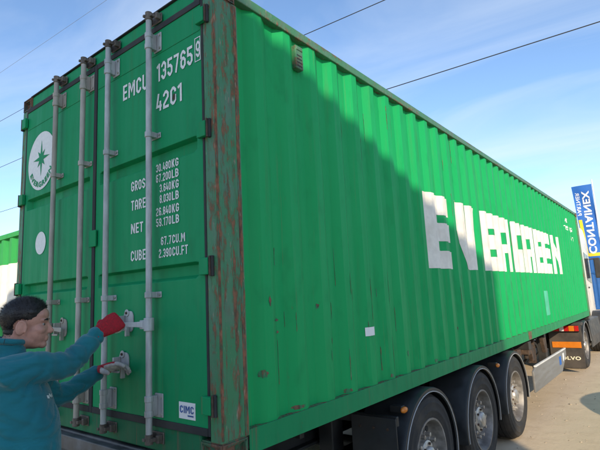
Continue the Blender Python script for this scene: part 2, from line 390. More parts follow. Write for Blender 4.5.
# rails
for sx in (1, -1):
    X = (lambda a: a) if sx > 0 else (lambda a: -CW-a)
    def rb(name, mat, x0, x1, z0, z1, bev=.006):
        a, b = sorted((X(x0), X(x1))); return bx(name, mat, con, (a, b, .185, CL-.185, zz(z0), zz(z1)), bev)
    rb('top_side_rail', M['toprail'], -.062, .0, 2.524, 2.584)
    rb('bottom_side_rail', M['rail'], -.008, -.001, .022, .142, .002)
    rb('bottom_side_rail', M['rail'], -.06, -.0085, .022, .030, .001)
    rb('bottom_side_rail', M['scuff'], -.05, -.0085, .134, .1415, .001)
# side panels
ys, prof = corr_breaks(.19, CL-.19)
def side_panel(sx):
    m = MB(); vs = []
    # 5 rows so the sheet can carry slight dents
    zsr = [.139, .6, 1.1, 1.6, 2.1, 2.53]
    for th in (0, -.0025):
        for z in zsr:
            for y in ys:
                x = prof(y)+th
                d = .004*mnoise.noise(Vector((y*1.3, z*1.7, 3.))) if .2 < z < 2.5 else 0
                vs.append(((x+d) if sx > 0 else -CW-x-d, y, zz(z)))
    n_ = len(ys); r_ = len(zsr); fs = []
    for s_ in range(2):
        for i in range(r_-1):
            for j in range(n_-1):
                a = s_*r_*n_+i*n_+j; fs.append((a, a+1, a+1+n_, a+n_))
    for j in range(n_-1):
        for i in (0, r_-1):
            a = i*n_+j; b = a+r_*n_; fs.append((a, a+1, b+1, b))
    m.add(vs, fs); return m.build('side_panel', M['green'], con)
sp = side_panel(1); side_panel(-1)
# closing strips under the top rail and on the bottom rail, roof, floor, front wall
bx('roof', M['roofm'], con, (-CW+.064, -.064, .05, CL-.05, zz(2.55), zz(2.572)))
for i in range(40):
    y = .45+i*.285
    bx('roof_corrugation', M['roofm'], con, (-CW+.15, -.15, y, y+.11, zz(2.572), zz(2.588)), .008)
bx('floor', M['wood'], con, (-CW+.065, -.065, .1, CL-.05, zz(.13), zz(.16)))
for i in range(30):
    y = .5+i*.385
    bx('floor_crossmember', M['rail'], con, (-CW+.062, -.062, y, y+.05, zz(.03), zz(.129)))
fy, fprof = corr_breaks(.19, CW-.19, .3)
m = MB(); vs = []
for z in (.14, 2.5):
    for q in fy: vs.append((-q, CL-.014+(fprof(q)+.014), zz(z)))
m.add(vs, [(j, j+1, j+1+len(fy), j+len(fy)) for j in range(len(fy)-1)]); m.build('front_wall', M['green'], con)
bx('front_header', M['rail'], con, (-CW+.17, -.17, CL-.06, CL-.004, zz(2.49), zz(2.58)), .006)
bx('front_sill', M['rail'], con, (-CW+.17, -.17, CL-.06, CL-.004, zz(.02), zz(.142)), .006)
# door header and sill
bx('door_header', M['door'], con, (-CW+.15, -.15, .012, .11, zz(2.487), zz(2.583)), .008)
bx('header_lip', M['gasket'], con, (-CW+.14, -.14, .000, .10, zz(2.5835), zz(2.592)), .002)
M['sill'] = paint('grimy_sill_paint', (.012, .15, .068), fade=.2, dirt=.8, rust=.9, rth=.58)
o = bx('door_sill', M['sill'], con, (-CW+.16, -.158, .004, .14, zz(.012), zz(.138)), .006)
# lettering on the side, draped on the corrugation
def drape(polys, name, mat, lift=.003):
    bm = bmesh.new()
    for p in polys: bm.faces.new([bm.verts.new((0, a, b)) for a, b in p])
    lo = min(q[0] for p in polys for q in p); hi = max(q[0] for p in polys for q in p)
    for y in ys:
        if lo < y < hi: bmesh.ops.bisect_plane(bm, geom=bm.verts[:]+bm.edges[:]+bm.faces[:], plane_co=(0, y, 0), plane_no=(0, 1, 0), dist=1e-6)
    for z in (.6, 1.1, 1.6, 2.1): bmesh.ops.bisect_plane(bm, geom=bm.verts[:]+bm.edges[:]+bm.faces[:], plane_co=(0, 0, z), plane_no=(0, 0, 1), dist=1e-6)
    zsr = [.139, .6, 1.1, 1.6, 2.1, 2.53]
    def sheet(y, z):
        # bilinear on the sheet's own rows, so the print follows its dents
        def dent(yy, zr): return .004*mnoise.noise(Vector((yy*1.3, zr*1.7, 3.))) if .2 < zr < 2.5 else 0
        i = max(0, min(4, sum(z >= q for q in zsr)-1)); tz = (z-zsr[i])/(zsr[i+1]-zsr[i])
        j = max(0, min(len(ys)-2, sum(y >= q for q in ys)-1)); ty = (y-ys[j])/(ys[j+1]-ys[j])
        g_ = lambda a, b: prof(ys[a])+dent(ys[a], zsr[b])
        return (g_(j, i)*(1-ty)+g_(j+1, i)*ty)*(1-tz)+(g_(j, i+1)*(1-ty)+g_(j+1, i+1)*ty)*tz
    for v in bm.verts: v.co = (sheet(v.co.y, v.co.z)+lift, v.co.y, zz(v.co.z))
    bmesh.ops.triangulate(bm, faces=bm.faces)
    me = bpy.data.meshes.new(name); bm.to_mesh(me); bm.free(); me.materials.append(mat)
    return place(bpy.data.objects.new(name, me), sp)
def rect(a, b, c, d): return [(a, c), (b, c), (b, d), (a, d)]
def L_E(w): return [rect(0, w*.5, 0, 1), rect(w*.5, w, 0, .24), rect(w*.5, w, .37, .62), rect(w*.5, w, .73, 1)]
def L_V(w): return [[(0, 1), (w*.34, 0), (w*.60, 0), (w*.55, .42), (w*.47, 1)], [(w*.60, 0), (w*.86, 0), (w, 1), (w*.58, 1), (w*.555, .42)]]
def L_R(w): return [rect(0, w*.40, 0, 1), rect(w*.40, w*.74, .72, 1), rect(w*.40, w*.74, .34, .50), rect(w*.74, w, .0, 1), rect(w*.40, w*.52, 0, .34)]
def L_G(w): return [rect(0, w*.47, .04, .96), [(w*.47, .75), (w*.95, .75), (w*.8, 1), (w*.1, 1), (w*.1, .96), (w*.47, .96)], [(w*.1, 0), (w*.85, 0), (w, .12), (w, .25), (w*.47, .25), (w*.47, .04), (w*.1, .04)], rect(w*.62, w, .25, .46)]
def L_N(w): return [rect(0, w*.40, 0, 1), rect(w*.60, w, 0, 1), [(w*.40, .95), (w*.40, .62), (w*.60, .08), (w*.60, .42)]]
spans = [('E', 2.70, 3.33), ('V', 3.46, 4.17), ('E', 4.31, 4.97), ('R', 4.985, 5.60), ('G', 5.66, 6.34), ('R', 6.40, 7.02), ('E', 7.06, 7.70), ('E', 7.76, 8.38), ('N', 8.52, 9.38)]
for ch, a, b in spans:
    fn = dict(E=L_E, V=L_V, R=L_R, G=L_G, N=L_N)[ch]
    drape([[(a+p, 1.01+q*.757) for p, q in poly] for poly in fn(b-a)], 'painted_letter', M['white'])
drape([[(7.47, .28), (7.66, .30), (7.63, .50), (7.66, .70), (7.46, .71), (7.49, .5)]], 'touch_up_patch', M['teal_patch'], .0025)
drape([rect(1.42, 1.56, .49, .552)], 'sticker', M['sticker'], .004)
def side_text(body, a, b, z0, z1):
    v, f = stroke_text(body)
    drape([[(a+v[k][0]*(b-a), z0+v[k][1]*(z1-z0)) for k in fc] for fc in f], 'number_marking', M['marking'], .003)
side_text('EMCU', 10.45, 10.8, 2.20, 2.30); side_text('1357659', 10.3, 11.35, 2.02, 2.12); side_text('42G1', 10.9, 11.2, 1.80, 1.90)
# ventilator box high on the side
def vent(m):
    m.box(-.05, -.004, .735, .815, zz(2.31), zz(2.475)); m.box(-.05, .002, .742, .808, zz(2.44), zz(2.47))
vo = part('ventilator', M['toprail'], con, vent, .006)
for i in range(4): bx('ventilator_slot', M['gasket'], vo, (-.004, -.0025, .748, .80, zz(2.325+i*.025), zz(2.333+i*.025)))
# dents and scuffs of bare rust
def blotch(name, y, z, r, mat, asp=1.):
    p = []
    for k in range(14):
        a = 2*math.pi*k/14; q = r*(.6+.6*random.random()); p.append((y+q*math.cos(a), z+q*asp*math.sin(a)))
    drape([p], name, mat, .002)
for (y, z, r, asp) in [(.47, .67, .022, .5), (.475, .60, .02, .4), (.325, .39, .03, .7), (1.15, .16, .035, .4), (1.75, .165, .03, .5), (2.05, .30, .012, 2), (.86, .73, .012, 1.5), (.39, .78, .01, 3.), (6.55, 1.22, .05, .8), (3.3, .4, .015, 1.2), (.62, .165, .05, .25), (2.6, .17, .04, .4), (1.0, .5, .01, 2.)]:
    blotch('rust_scuff', y, z, r, M['scuff'], asp)
# worn lines along the folds of the sheet
for k in range(60):
    yb = ys[random.randrange(1, min(len(ys)-1, 90))]; z0 = random.choice((random.uniform(.15, .9), random.uniform(.15, 2.3))); ln = random.uniform(.04, .32); w_ = random.uniform(.0025, .006)
    n_ = 7; lp = [(yb-w_*random.uniform(.2, 1), z0+ln*i/n_) for i in range(n_+1)]; rp = [(yb+w_*random.uniform(.2, 1), z0+ln*i/n_) for i in range(n_, -1, -1)]
    drape([lp+rp], 'wear_mark', M['scuff'], .0022)
# ------------------------------------------------------------------ doors
def door_leaf(name, x0, x1):
    xs_ = [x0, x0+.045, x0+.075, x1-.075, x1-.045, x1]
    zs_ = [.178]
    tr = [(.915, 1.003), (1.598, 1.69)]
    for a, b in tr: zs_ += [a, a+.02, b-.012, b]
    zs_ += [2.446]
    m = MB(); vs = []
    for z in zs_:
        for i, x in enumerate(xs_):
            d = 0
            for a, b in tr:
                if a+.01 < z < b-.005 and 2 <= i <= 3: d = .042
            vs.append((x, d, zz(z)))
    nx = len(xs_); nz = len(zs_)
    fs = [(j*nx+i, j*nx+i+1, (j+1)*nx+i+1, (j+1)*nx+i) for j in range(nz-1) for i in range(nx-1)]
    m.add(vs, fs); k = len(vs)
    m.add([(x0, .05, zz(.178)), (x1, .05, zz(.178)), (x1, .05, zz(2.446)), (x0, .05, zz(2.446))], [(0, 1, 2, 3)])
    m.f += [(0, nx-1, k+1, k), ((nz-1)*nx, (nz-1)*nx+nx-1, k+2, k+3)]
    m.f += [tuple([j*nx for j in range(nz)]+[k+3, k]), tuple([j*nx+nx-1 for j in range(nz)]+[k+2, k+1])]
    return m.build(name, M['door'], con, bevel=.003)
dr = door_leaf('door', -1.198, -.100); dl = door_leaf('door', -CW+.100, -1.240)
dr['label'] = 'right door leaf carrying the white weight markings'; dl['label'] = 'left door leaf carrying the round white emblem'
for d, x0, x1 in ((dr, -1.198, -.100), (dl, -CW+.1, -1.24)):
    ga = lambda b: bx('gasket', M['gasket'], d, b, .003)
    ga((x0, x1, -.006, .03, zz(2.4465), zz(2.484))); ga((x0, x1, -.006, .03, zz(.140), zz(.1775)))
ga = lambda d, b: bx('gasket', M['gasket'], d, b, .003)
ga(dr, (-1.2185, -1.1985, -.007, .03, zz(.14), zz(2.484))); ga(dl, (-1.2395, -1.2190, -.004, .03, zz(.14), zz(2.484)))
ga(dr, (-.0995, -.0825, -.002, .03, zz(.14), zz(2.484))); ga(dl, (-CW+.0825, -CW+.0995, -.002, .03, zz(.14), zz(2.484)))
bx('weld_seam', M['rail'], dr, (-1.19, -.11, -.0025, .002, zz(2.292), zz(2.297))); bx('weld_seam', M['rail'], dl, (-CW+.11, -1.25, -.0025, .002, zz(2.292), zz(2.297)))
# latch tab across the seam
bx('overlap_plate', M['door'], dr, (-1.255, -1.165, -.018, -.0065, zz(1.19), zz(1.30)), .004)
# hinges
for d, sx in ((dr, 1), (dl, -1)):
    for z in (.29, .97, 1.70, 2.36):
        def hg(m):
            a = (-.155, -.028); b = (-.155, -.06)
            q = lambda x0, x1: (x0, x1) if sx > 0 else (-CW-x1, -CW-x0)
            x0, x1 = q(-.118, -.050); m.box(x0, x1, -.028, -.003, zz(z-.043), zz(z+.043))
        h = part('hinge', M['door'], d, hg, .004)
        px = -.036 if sx > 0 else -CW+.036
        bx('hinge_lug', M['gasket'], d, (px-.013, px+.008, -.016, -.0005, zz(z-.052), zz(z+.052)), .003)
        part('hinge_pin', M['ruststeel'], d, lambda m: m.tube([(px-.006, -.020, zz(z-.050)), (px-.006, -.020, zz(z+.050))], .0058, 10), smooth=True)
# lock rods
RODS = [(-.515, dr, 'galv'), (-.975, dr, 'galv'), (-1.30, dl, 'galvr'), (-1.712, dl, 'galvr')]
RY = -.052
for i, (x, d, mk) in enumerate(RODS):
    mt = M[mk]
    rod = part('lock_rod', mt, con, lambda m: m.tube([(x, RY, zz(.07)), (x, RY, zz(2.53))], .0175, 16), smooth=True)
    # bearing plates top and bottom
    for z0, z1 in ((.19, .315), (2.305, 2.425)):
        def pl(m):
            m.box(x-.012, x+.060, -.0085, -.0005, zz(z0), zz(z1)); m.tube([(x, RY, zz(z0+.008)), (x, RY, zz(z0+.040))], .0245, 14); m.tube([(x, RY, zz(z1-.040)), (x, RY, zz(z1-.008))], .0245, 14); m.tube([(x, RY, zz(z0+.03)), (x, RY, zz(z1-.03))], .0215, 14); m.box(x-.016, x+.018, RY+.006, -.0087, zz(z0+.010), zz(z1-.010))
        p_ = part('bearing_plate', mt, rod, pl, .004)
        for zb in (z0+.018, z1-.018): part('bolt', M['galvr'], rod, lambda m: m.lathe([(-.015, .0), (-.015, .008), (-.0085, .008)], 6, 'y', (x+.048, 0, zz(zb))))
    for z in (.845, 1.775):
        def br(m):
            m.box(x-.048, x+.048, -.0075, -.0005, zz(z-.017), zz(z+.017)); m.tube([(x, RY, zz(z-.0165)), (x, RY, zz(z+.0165))], .0235, 14); m.box(x-.0225, x+.0225, RY, -.0077, zz(z-.016), zz(z+.016))
        part('rod_bracket', mt, rod, br, .004)
        for s_ in (-1, 1): part('bolt', M['galvr'], rod, lambda m: m.lathe([(-.015, .0), (-.015, .007), (-.0085, .007)], 6, 'y', (x+s_*.040, 0, zz(z))))
    for z, s_ in ((.085, -1), (2.527, 1)):
        def cam_(m):
            m.tube([(x, RY, zz(z-.026)), (x, RY, zz(z+.026))], .022, 12)
            m.box(x-.012, x+.038, RY-.010, RY+.018, zz(z-.010), zz(z+.010)); m.box(x-.024, x-.008, RY-.028, RY+.01, zz(z-.008), zz(z+.008))
        part('cam', M['camst'], rod, cam_, .003)
        def kp(m):
            m.box(x-.042, x-.029, -.04, -.0045, zz(z-.022), zz(z+.022)); m.box(x+.034, x+.056, -.036, -.0045, zz(z-.020), zz(z+.020)); m.box(x-.046, x+.060, -.0044, .0035, zz(z-.030), zz(z+.030))
        part('cam_keeper', M['camst'], con, kp, .004)
# handles: right door lever being pulled by the man, left door lever at rest
HZ = .685
A = Vector((-.515, RY-.004, zz(HZ))); B = Vector((-.655, -.215, zz(HZ+.008)))
def lever(m, A, B):
    d = (B-A).normalized(); up = Vector((0, 0, 1)); w = d.cross(up)
    rings = []
    for t_, hh in ((0, .017), (.15, .017), (.3, .014), (.7, .013), (.95, .016), (1., .012)):
        p = A+(B-A)*t_; rings.append([p+up*hh+w*.005, p-up*hh+w*.005, p-up*hh-w*.005, p+up*hh-w*.005])
    m.loft(rings)
h1 = part('lever_handle', M['galv'], con, lambda m: lever(m, A, B), .003)
part('lever_hub', M['galv'], h1, lambda m: (m.tube([(-.515, RY, zz(HZ-.035)), (-.515, RY, zz(HZ+.035))], .028, 14), m.box(-.56, -.515, RY-.03, RY+.012, zz(HZ-.024), zz(HZ+.024))), .003)
A2 = Vector((-1.712, RY-.012, zz(.665))); B2 = Vector((-1.50, RY-.014, zz(.655)))
h2 = part('lever_handle', M['galvr'], con, lambda m: lever(m, A2, B2), .003)
part('lever_hub', M['galvr'], h2, lambda m: (m.tube([(-1.712, RY, zz(.63)), (-1.712, RY, zz(.70))], .026, 14),), .003)
def catch(parent, x, z, mat):
    # slotted keeper plate with a hasp ear and a hanging latch
    def pl(m):
        out = []
        for k in range(16):
            a = 2*math.pi*k/16; out.append((x+.052*math.copysign(abs(math.cos(a))**.6, math.cos(a)), zz(z)+.062*math.copysign(abs(math.sin(a))**.6, math.sin(a))))
        m.prism(out, -.009, -.0005, 'y')
        m.box(x-.045, x-.03, -.055, -.009, zz(z-.04), zz(z+.035)); m.box(x-.05, x+.03, -.062, -.05, zz(z-.05), zz(z-.038))
    o = part('handle_keeper', mat, parent, pl, .003)
    part('hasp', mat, parent, lambda m: (m.prism([(x-.01+.022*math.cos(a*.5236), zz(z+.05)+.022*math.sin(a*.5236)) for a in range(12)], -.014, -.0095, 'y')), .003)
    part('rivet', M['ruststeel'], parent, lambda m: m.lathe([(-.02, 0), (-.02, .007), (-.014, .008)], 10, 'y', (x-.01, 0, zz(z+.05))))
    part('latch', mat, parent, lambda m: m.box(x+.004, x+.022, -.035, -.0095, zz(z-.085), zz(z-.005)), .004)
catch(dr, -.79, .70, M['galv']); catch(dr, -.835, .46, M['galv']); catch(dl, -1.60, .665, M['galvr'])
# door markings
def dtext(body, x0, x1, z0, z1, parent=dr, mat='marking', bold=.012, y=-.0035):
    return stroke_on('marking', body, M[mat], parent, lambda u, v: (x0+(x1-x0)*u, y, zz(z0+(z1-z0)*v)))
dtext('EMCU', -.872, -.600, 2.108, 2.212); dtext('135765', -.505, -.168, 2.112, 2.226); dtext('9', -.139, -.098-.006, 2.135, 2.232)
def ring(m):
    a, b, c, d = -.150, -.1005, 2.112, 2.255; w = .005
    for q in ((a, b, c, c+w), (a, b, d-w, d), (a, a+w, c+w, d-w), (b-w, b, c+w, d-w)):
        m.add([(q[0], -.0035, zz(q[2])), (q[1], -.0035, zz(q[2])), (q[1], -.0035, zz(q[3])), (q[0], -.0035, zz(q[3]))], [(0, 1, 2, 3)])
part('marking', M['marking'], dr, ring)
dtext('42G1', -.512, -.268, 1.925, 2.035)
rows = [('30.480', 'KG', 1.553, 1.601), ('67.200', 'LB', 1.491, 1.540), ('3.640', 'KG', 1.428, 1.476), ('8.030', 'LB', 1.364, 1.413), ('26.840', 'KG', 1.293, 1.341), ('59.170', 'LB', 1.230, 1.278)]
for a, b, z0, z1 in rows:
    dtext(a, -.515+(.035 if a[1] == '.' else 0), -.375, z0, z1, bold=.008); dtext(b, -.366, -.305, z0, z1, bold=.008)
dtext('67.7', -.470, -.375, 1.120, 1.168, bold=.008); dtext('CU.M', -.366, -.255, 1.120, 1.168, bold=.008)
dtext('2.390', -.49, -.375, 1.050, 1.100, bold=.008); dtext('CU.FT', -.366, -.232, 1.050, 1.100, bold=.008)
for w, z, x1 in (('GROSS', 1.485, -.585), ('TARE', 1.365, -.620), ('NET', 1.222, -.645), ('CUBE', 1.055, -.62)): dtext(w, -.772, x1, z, z+.062, bold=.008)
# maker's sticker
m = MB(); m.box(-.322, -.192, -.0035, -.0008, zz(.205), zz(.287)); stk = m.build('maker_sticker', M['sticker'], dr)
stroke_on('sticker_print', 'CIMC', M['blue_ink'], dr, lambda u, v: (-.312+.110*u, -.0055, zz(.234+.036*v)))
m = MB(); m.add([(-.25, -.0055, zz(.219)), (-.203, -.0055, zz(.219)), (-.203, -.0055, zz(.226)), (-.25, -.0055, zz(.226))], [(0, 1, 2, 3)]); m.build('sticker_print', M['blue_ink'], dr)
# emblem: white disc, eight pointed green star, lettering round the rim
def disc(cx, cz, r, y, n_=40): return [(cx+r*math.cos(2*math.pi*k/n_), y, zz(cz+r*math.sin(2*math.pi*k/n_))) for k in range(n_)]
ECX, ECZ = -2.045, 1.972
m = MB(); m.add(disc(ECX, ECZ, .238, -.0035), [tuple(range(40))]); m.build('emblem', M['marking'], dl)
m = MB(); pts = []
for k in range(16):
    rr = (.150 if k % 4 == 0 else .092) if k % 2 == 0 else .042
    a = math.pi/2+2*math.pi*k/16; pts.append((ECX+rr*math.cos(a)*.95, -.0055, zz(ECZ+.02+rr*math.sin(a))))
m.add(pts+[(ECX, -.0055, zz(ECZ+.02))], [(k, (k+1) % 16, 16) for k in range(16)]); m.build('emblem_star', M['door'], dl)
def arc(u, v): 
    a = math.pi*(1.08+.84*u); r = .218-.048*(v); return (ECX+r*math.cos(a), -.0055, zz(ECZ+r*math.sin(a)))
def arc2(u, v):
    a = math.pi*(1.14+.72*u); r = .222-.052*(1-v) ; r = .170+.045*(1-v); return (ECX+r*math.cos(a), -.0055, zz(ECZ+r*math.sin(a)))
text_on('emblem_lettering', 'EVERGREEN', M['door'], dl, arc2, .045, 1.15)
m = MB(); m.add([(-.338+.010*math.cos(k*.7)*(1+.3*(k % 2)), -.0055, zz(1.968+.017*math.sin(k*.7)*(1+.25*(k % 3)))) for k in range(9)], [tuple(range(9))]); m.build('paint_chip', M['ruststeel'], dr)
m = MB(); m.add(disc(-2.01, 1.306, .088, -.0035), [tuple(range(40))]); m.build('white_spot', M['marking'], dl)
# ------------------------------------------------------------------ semi trailer
HUBZ = .50; WY = (2.25, 3.56, 4.87)
tr = thing('semi_trailer', (-1.219, 5.5, 0), 'black three axle container trailer with aluminium side guard under the green container', 'trailer')
def make_wheel(name, parent, L, sx, nuts=True):
    # axis along x, outer face towards +x*sx ; local origin at the hub
    def ty(m):
        pr = [(-.385, .30), (-.385, .36), (-.375, .44), (-.355, .475), (-.33, .492), (-.06, .492), (-.035, .480), (-.022, .466), (-.016, .464), (-.010, .445), (-.006, .428), (-.002, .424), (-.002, .416), (-.004, .41), (-.003, .37), (-.0005, .362), (-.001, .352), (-.005, .345), (-.009, .318), (-.016, .302), (-.05, .29)]
        prg = []
        for a, r in pr: prg.append((a*sx, r))
        m.lathe(prg, 56)
    def tread(m):
        pass
    w = part(name, M['tyre'], parent, ty, 0, True, L)
    for gx in (-.30, -.235, -.165, -.10):
        part('tread_rib', M['tyre'], w, lambda m: m.lathe([(sx*(gx-.022), .488), (sx*(gx-.022), .502), (sx*(gx+.026), .502), (sx*(gx+.026), .488)], 56), 0, True, L)
    def rim(m):
        pr = [(-.03, .302), (-.010, .300), (-.010, .284), (-.030, .274), (-.075, .262), (-.095, .252), (-.108, .238), (-.112, .20), (-.098, .185), (-.094, .14), (-.094, .12)]
        m.lathe([(a*sx, r) for a, r in pr], 48)
    rm = part('rim', M['rim'], w, rim, 0, True, L)
    def hub(m):
        m.lathe([(a*sx, r) for a, r in [(-.12, .126), (-.055, .122), (-.048, .112), (-.046, .080), (-.020, .074), (-.008, .060), (-.006, 0)]], 28)
    part('hub_cap', M['nut'] if nuts else M['black'], w, hub, 0, True, L)
    if nuts:
        for k in range(10):
            a = 2*math.pi*k/10
            part('wheel_nut', M['nut'], w, lambda m: m.lathe([(sx*-.097, .026), (sx*-.084, .026), (sx*-.083, .020), (sx*-.040, .018), (sx*-.036, 0)], 6, 'x', (0, .166*math.cos(a), .166*math.sin(a))), 0, False, L)
            a += math.pi/10
            part('hand_hole', M['gasket'], w, lambda m: m.ell((sx*-.108, .221*math.cos(a), .221*math.sin(a)), (.012, .025, .025), 12, 6), 0, True, L)
        for k in range(6):
            a = 2*math.pi*k/6+.3
            part('hub_bolt', M['ruststeel'], w, lambda m: m.lathe([(sx*-.047, .011), (sx*-.032, .011), (sx*-.032, 0)], 6, 'x', (0, .097*math.cos(a), .097*math.sin(a))), 0, False, L)
    return w
def fender(y, sx, xo, xi, rad=.545, a0=-12, a1=192, parent=tr, hz=HUBZ):
    n_ = 28; X = (lambda a: a) if sx > 0 else (lambda a: -CW-a)
    def sec(a, r0, x): return (X(x), y+r0*math.cos(a), hz+r0*math.sin(a))
    def fd(m):
        rings = []
        for k in range(n_+1):
            a = R(a0+(a1-a0)*k/n_)
            rings.append([sec(a, rad-.03, xo), sec(a, rad-.006, xo), sec(a, rad, xo-.02), sec(a, rad, xi), sec(a, rad-.012, xi), sec(a, rad-.012, xo-.03), sec(a, rad-.04, xo-.012)])
        m.loft(rings)
    f_ = part('mudguard', M['plastic'], parent, fd, 0, True)
    part('edge_piping', M['piping'], f_, lambda m: m.tube([sec(R(a0+(a1-a0)*k/n_), rad-.034, xo+.002) for k in range(n_+1)], .0038, 6), 0, True)
    return f_
for y in WY:
    make_wheel('wheel', tr, (.045, y, HUBZ), 1); make_wheel('wheel', tr, (-CW-.045, y, HUBZ), -1, False)
    fender(y, 1, .052, -.36); fender(y, -1, .052, -.36)
    part('axle', M['black'], tr, lambda m: m.tube([(-.10, y, HUBZ), (-CW+.10, y, HUBZ)], .065, 14), 0, True)
    for sx in (1, -1):
        X = -.62 if sx > 0 else -CW+.62
        part('air_spring', M['tyre'], tr, lambda m: m.lathe([(.55, .09), (.60, .13), (.66, .12), (.70, .13), (.76, .12), (.80, .09)], 20, 'z', (X, y+.35, 0)), 0, True)
        bx('suspension_arm', M['black'], tr, (X-.05, X+.05, y-.5, y+.42, .46, .55), .01)
        bx('hanger_bracket', M['black'], tr, (X-.07, X+.07, y-.58, y-.42, .42, .86), .01)
        part('brake_chamber', M['black'], tr, lambda m: m.lathe([(-.12, .0), (-.12, .08), (.1, .08), (.12, 0)], 16, 'y', (X+.18*sx, y-.28, .50)), 0, True)
for X in (-.80, -1.64):
    def beam(m):
        m.box(X-.07, X+.07, .05, 11.9, .98, 1.0); m.box(X-.008, X+.008, .05, 9.6, .66, .98); m.box(X-.07, X+.07, .05, 9.6, .64, .66); m.box(X-.008, X+.008, 9.6, 11.9, .86, .98); m.box(X-.07, X+.07, 9.6, 11.9, .84, .86)
    part('main_beam', M['black'], tr, beam)
for y in (.0, 1.35, 5.95, 6.9, 8.6, 11.95):
    q_ = .02 if y in (.0, 5.95, 11.95) else .5
    o = bx('bolster', M['beam'] if y == 0 else M['black'], tr, (-CW+q_, -q_, y+.005, y+.15, .93, 1.046), .008)
for y in (1.1, 1.75, 2.9, 4.2, 5.55, 7.6, 8.2):
    bx('outrigger', M['black'], tr, (-.80, -.42, y, y+.05, .86, .985), .006); bx('outrigger', M['black'], tr, (-CW+.42, -1.64, y, y+.05, .86, .985), .006)
# twist locks
for y in (.08, 6.02, 12.02):
    for X in (-.09, -CW+.09):
        part('twist_lock', M['ruststeel'], tr, lambda m: (m.box(X-.06, X+.06, y-.06, y+.06, .86, .93), m.tube([(X, y, .80), (X, y, .87)], .03, 10)), .006)
# rear underrun beam, number plate carrier and lamps
part('rear_crossbeam', M['beam'], tr, lambda m: (m.box(-CW+.06, -.06, -.045, .0, .945, 1.035)), .006)
rbm = part('underrun_bumper', M['black'], tr, lambda m: m.box(-CW+.05, -.05, -.02, .06, .50, .62), .01)
bx('bumper_stay', M['black'], tr, (-.86, -.74, .02, .10, .62, .93)); bx('bumper_stay', M['black'], tr, (-1.70, -1.58, .02, .10, .62, .93))
for x0 in (-.42, -CW+.08, -1.60, -1.25):
    lb = bx('lamp_box', M['black'], tr, (x0, x0+.34, -.03, .03, .79, .94), .008)
    bx('red_lens', M['red'], lb, (x0+.01, x0+.22, -.045, -.03, .805, .925), .006); bx('amber_lens', M['amber'], lb, (x0+.225, x0+.33, -.045, -.03, .805, .925), .006)
# mud flap and skirts between the mudguards, rear marker lamps
for (y, x0, x1) in ((1.69, -.36, .03),):
    fl = bx('mud_flap', M['plastic'], tr, (x0, x1, y-.022, y-.010, .22, .92), .003)
    for k in range(3): part('bolt', M['ruststeel'], fl, lambda m: m.lathe([(y-.03, 0), (y-.03, .010), (y-.022, .010)], 8, 'y', (x0+.08+k*.12, 0, .84)))
    bx('flap_carrier', M['black'], tr, (x0-.44, x1, y-.008, y+.03, .86, .93), .005)
for y in (1.86, 4.30):
    mk = bx('lamp_bracket', M['black'], tr, (-.10, .0, y-.03, y+.03, .925, .975), .004)
    part('side_marker_lamp', M['amber'], mk, lambda m: m.ell((.008, y, .945), (.022, .048, .024), 16, 8), 0, True)
# aluminium side guard with rounded end
def guard(X, s_):
    def gd(m):
        m.prism([(5.76, .375), (7.72, .375), (8.22, .60), (8.22, .70), (5.90, .70), (5.76, .66)], X, X+s_*.028, 'x')
    o = part('side_guard', M['alu'], tr, gd, .006)
    part('guard_edge', M['pole'], o, lambda m: m.box(min(X, X+s_*.034), max(X, X+s_*.034), 5.9, 8.2, .7005, .722), .004)
    for y in (6.1, 7.0, 7.9): bx('guard_stay', M['black'], o, (X-.06 if s_ > 0 else X+.001, X-.001 if s_ > 0 else X+.06, y, y+.05, .45, .69), .004)
    m = MB(); m.add([(X+s_*.0295, 7.55, .50), (X+s_*.0295, 7.72, .50), (X+s_*.0295, 7.72, .64), (X+s_*.0295, 7.55, .64)], [(0, 1, 2, 3)]); m.build('guard_sticker', M['flag_blue'], o)
    m = MB(); m.add([(X+s_*.0295, 7.86, .52), (X+s_*.0295, 8.0, .56), (X+s_*.0295, 8.0, .66), (X+s_*.0295, 7.86, .66)], [(0, 1, 2, 3)]); m.build('guard_sticker', M['sticker'], o)
guard(.02, 1); guard(-CW-.02, -1)
# toolbox, pipes and rusty brackets in front of the third wheel
for k, (y, z0, z1) in enumerate(((5.62, .70, .97), (6.35, .72, .96), (7.25, .74, .98))):
    part('support_bracket', M['ruststeel'], tr, lambda m: m.prism([(y-.10, z1), (y+.10, z1), (y+.16, z0), (y+.02, z0)], -.14, -.08, 'x'), .005)
for k in range(4):
    y = 5.9+k*.42; part('air_pipe', M['gasket'], tr, lambda m: m.tube([(-.25, y, .96), (-.2, y+.06, .86), (-.2, y+.14, .74), (-.3, y+.2, .62)], .018, 8), 0, True)
part('air_tank', M['black'], tr, lambda m: m.lathe([(5.85, 0), (5.85, .10), (5.9, .13), (6.9, .13), (6.95, .1), (6.95, 0)], 20, 'y', (-.5, 0, .78)), 0, True)
part('spare_bracket', M['ruststeel'], tr, lambda m: (m.box(-.30, -.2, 7.0, 7.1, .60, .97), m.tube([(-.25, 7.05, .86), (-.10, 6.6, .90)], .02, 8)))
for sx in (1, -1):
    X = -.42 if sx > 0 else -CW+.42
    lg = bx('landing_leg', M['black'], tr, (X-.07, X+.07, 8.55, 8.69, .35, .95), .008); bx('landing_foot', M['ruststeel'], lg, (X-.13, X+.13, 8.48, 8.76, .31, .35), .008)
bx('rub_plate', M['black'], tr, (-1.9, -.54, 10.2, 11.9, .822, .84)); part('kingpin', M['ruststeel'], tr, lambda m: m.tube([(-1.219, 11.0, .75), (-1.219, 11.0, .825)], .025, 12))
# rusty shoe plate on the container's bottom rail
bx('repair_plate', M['edge'], con, (-.001, .004, 5.93, 6.10, zz(.03), zz(.138)), .003)
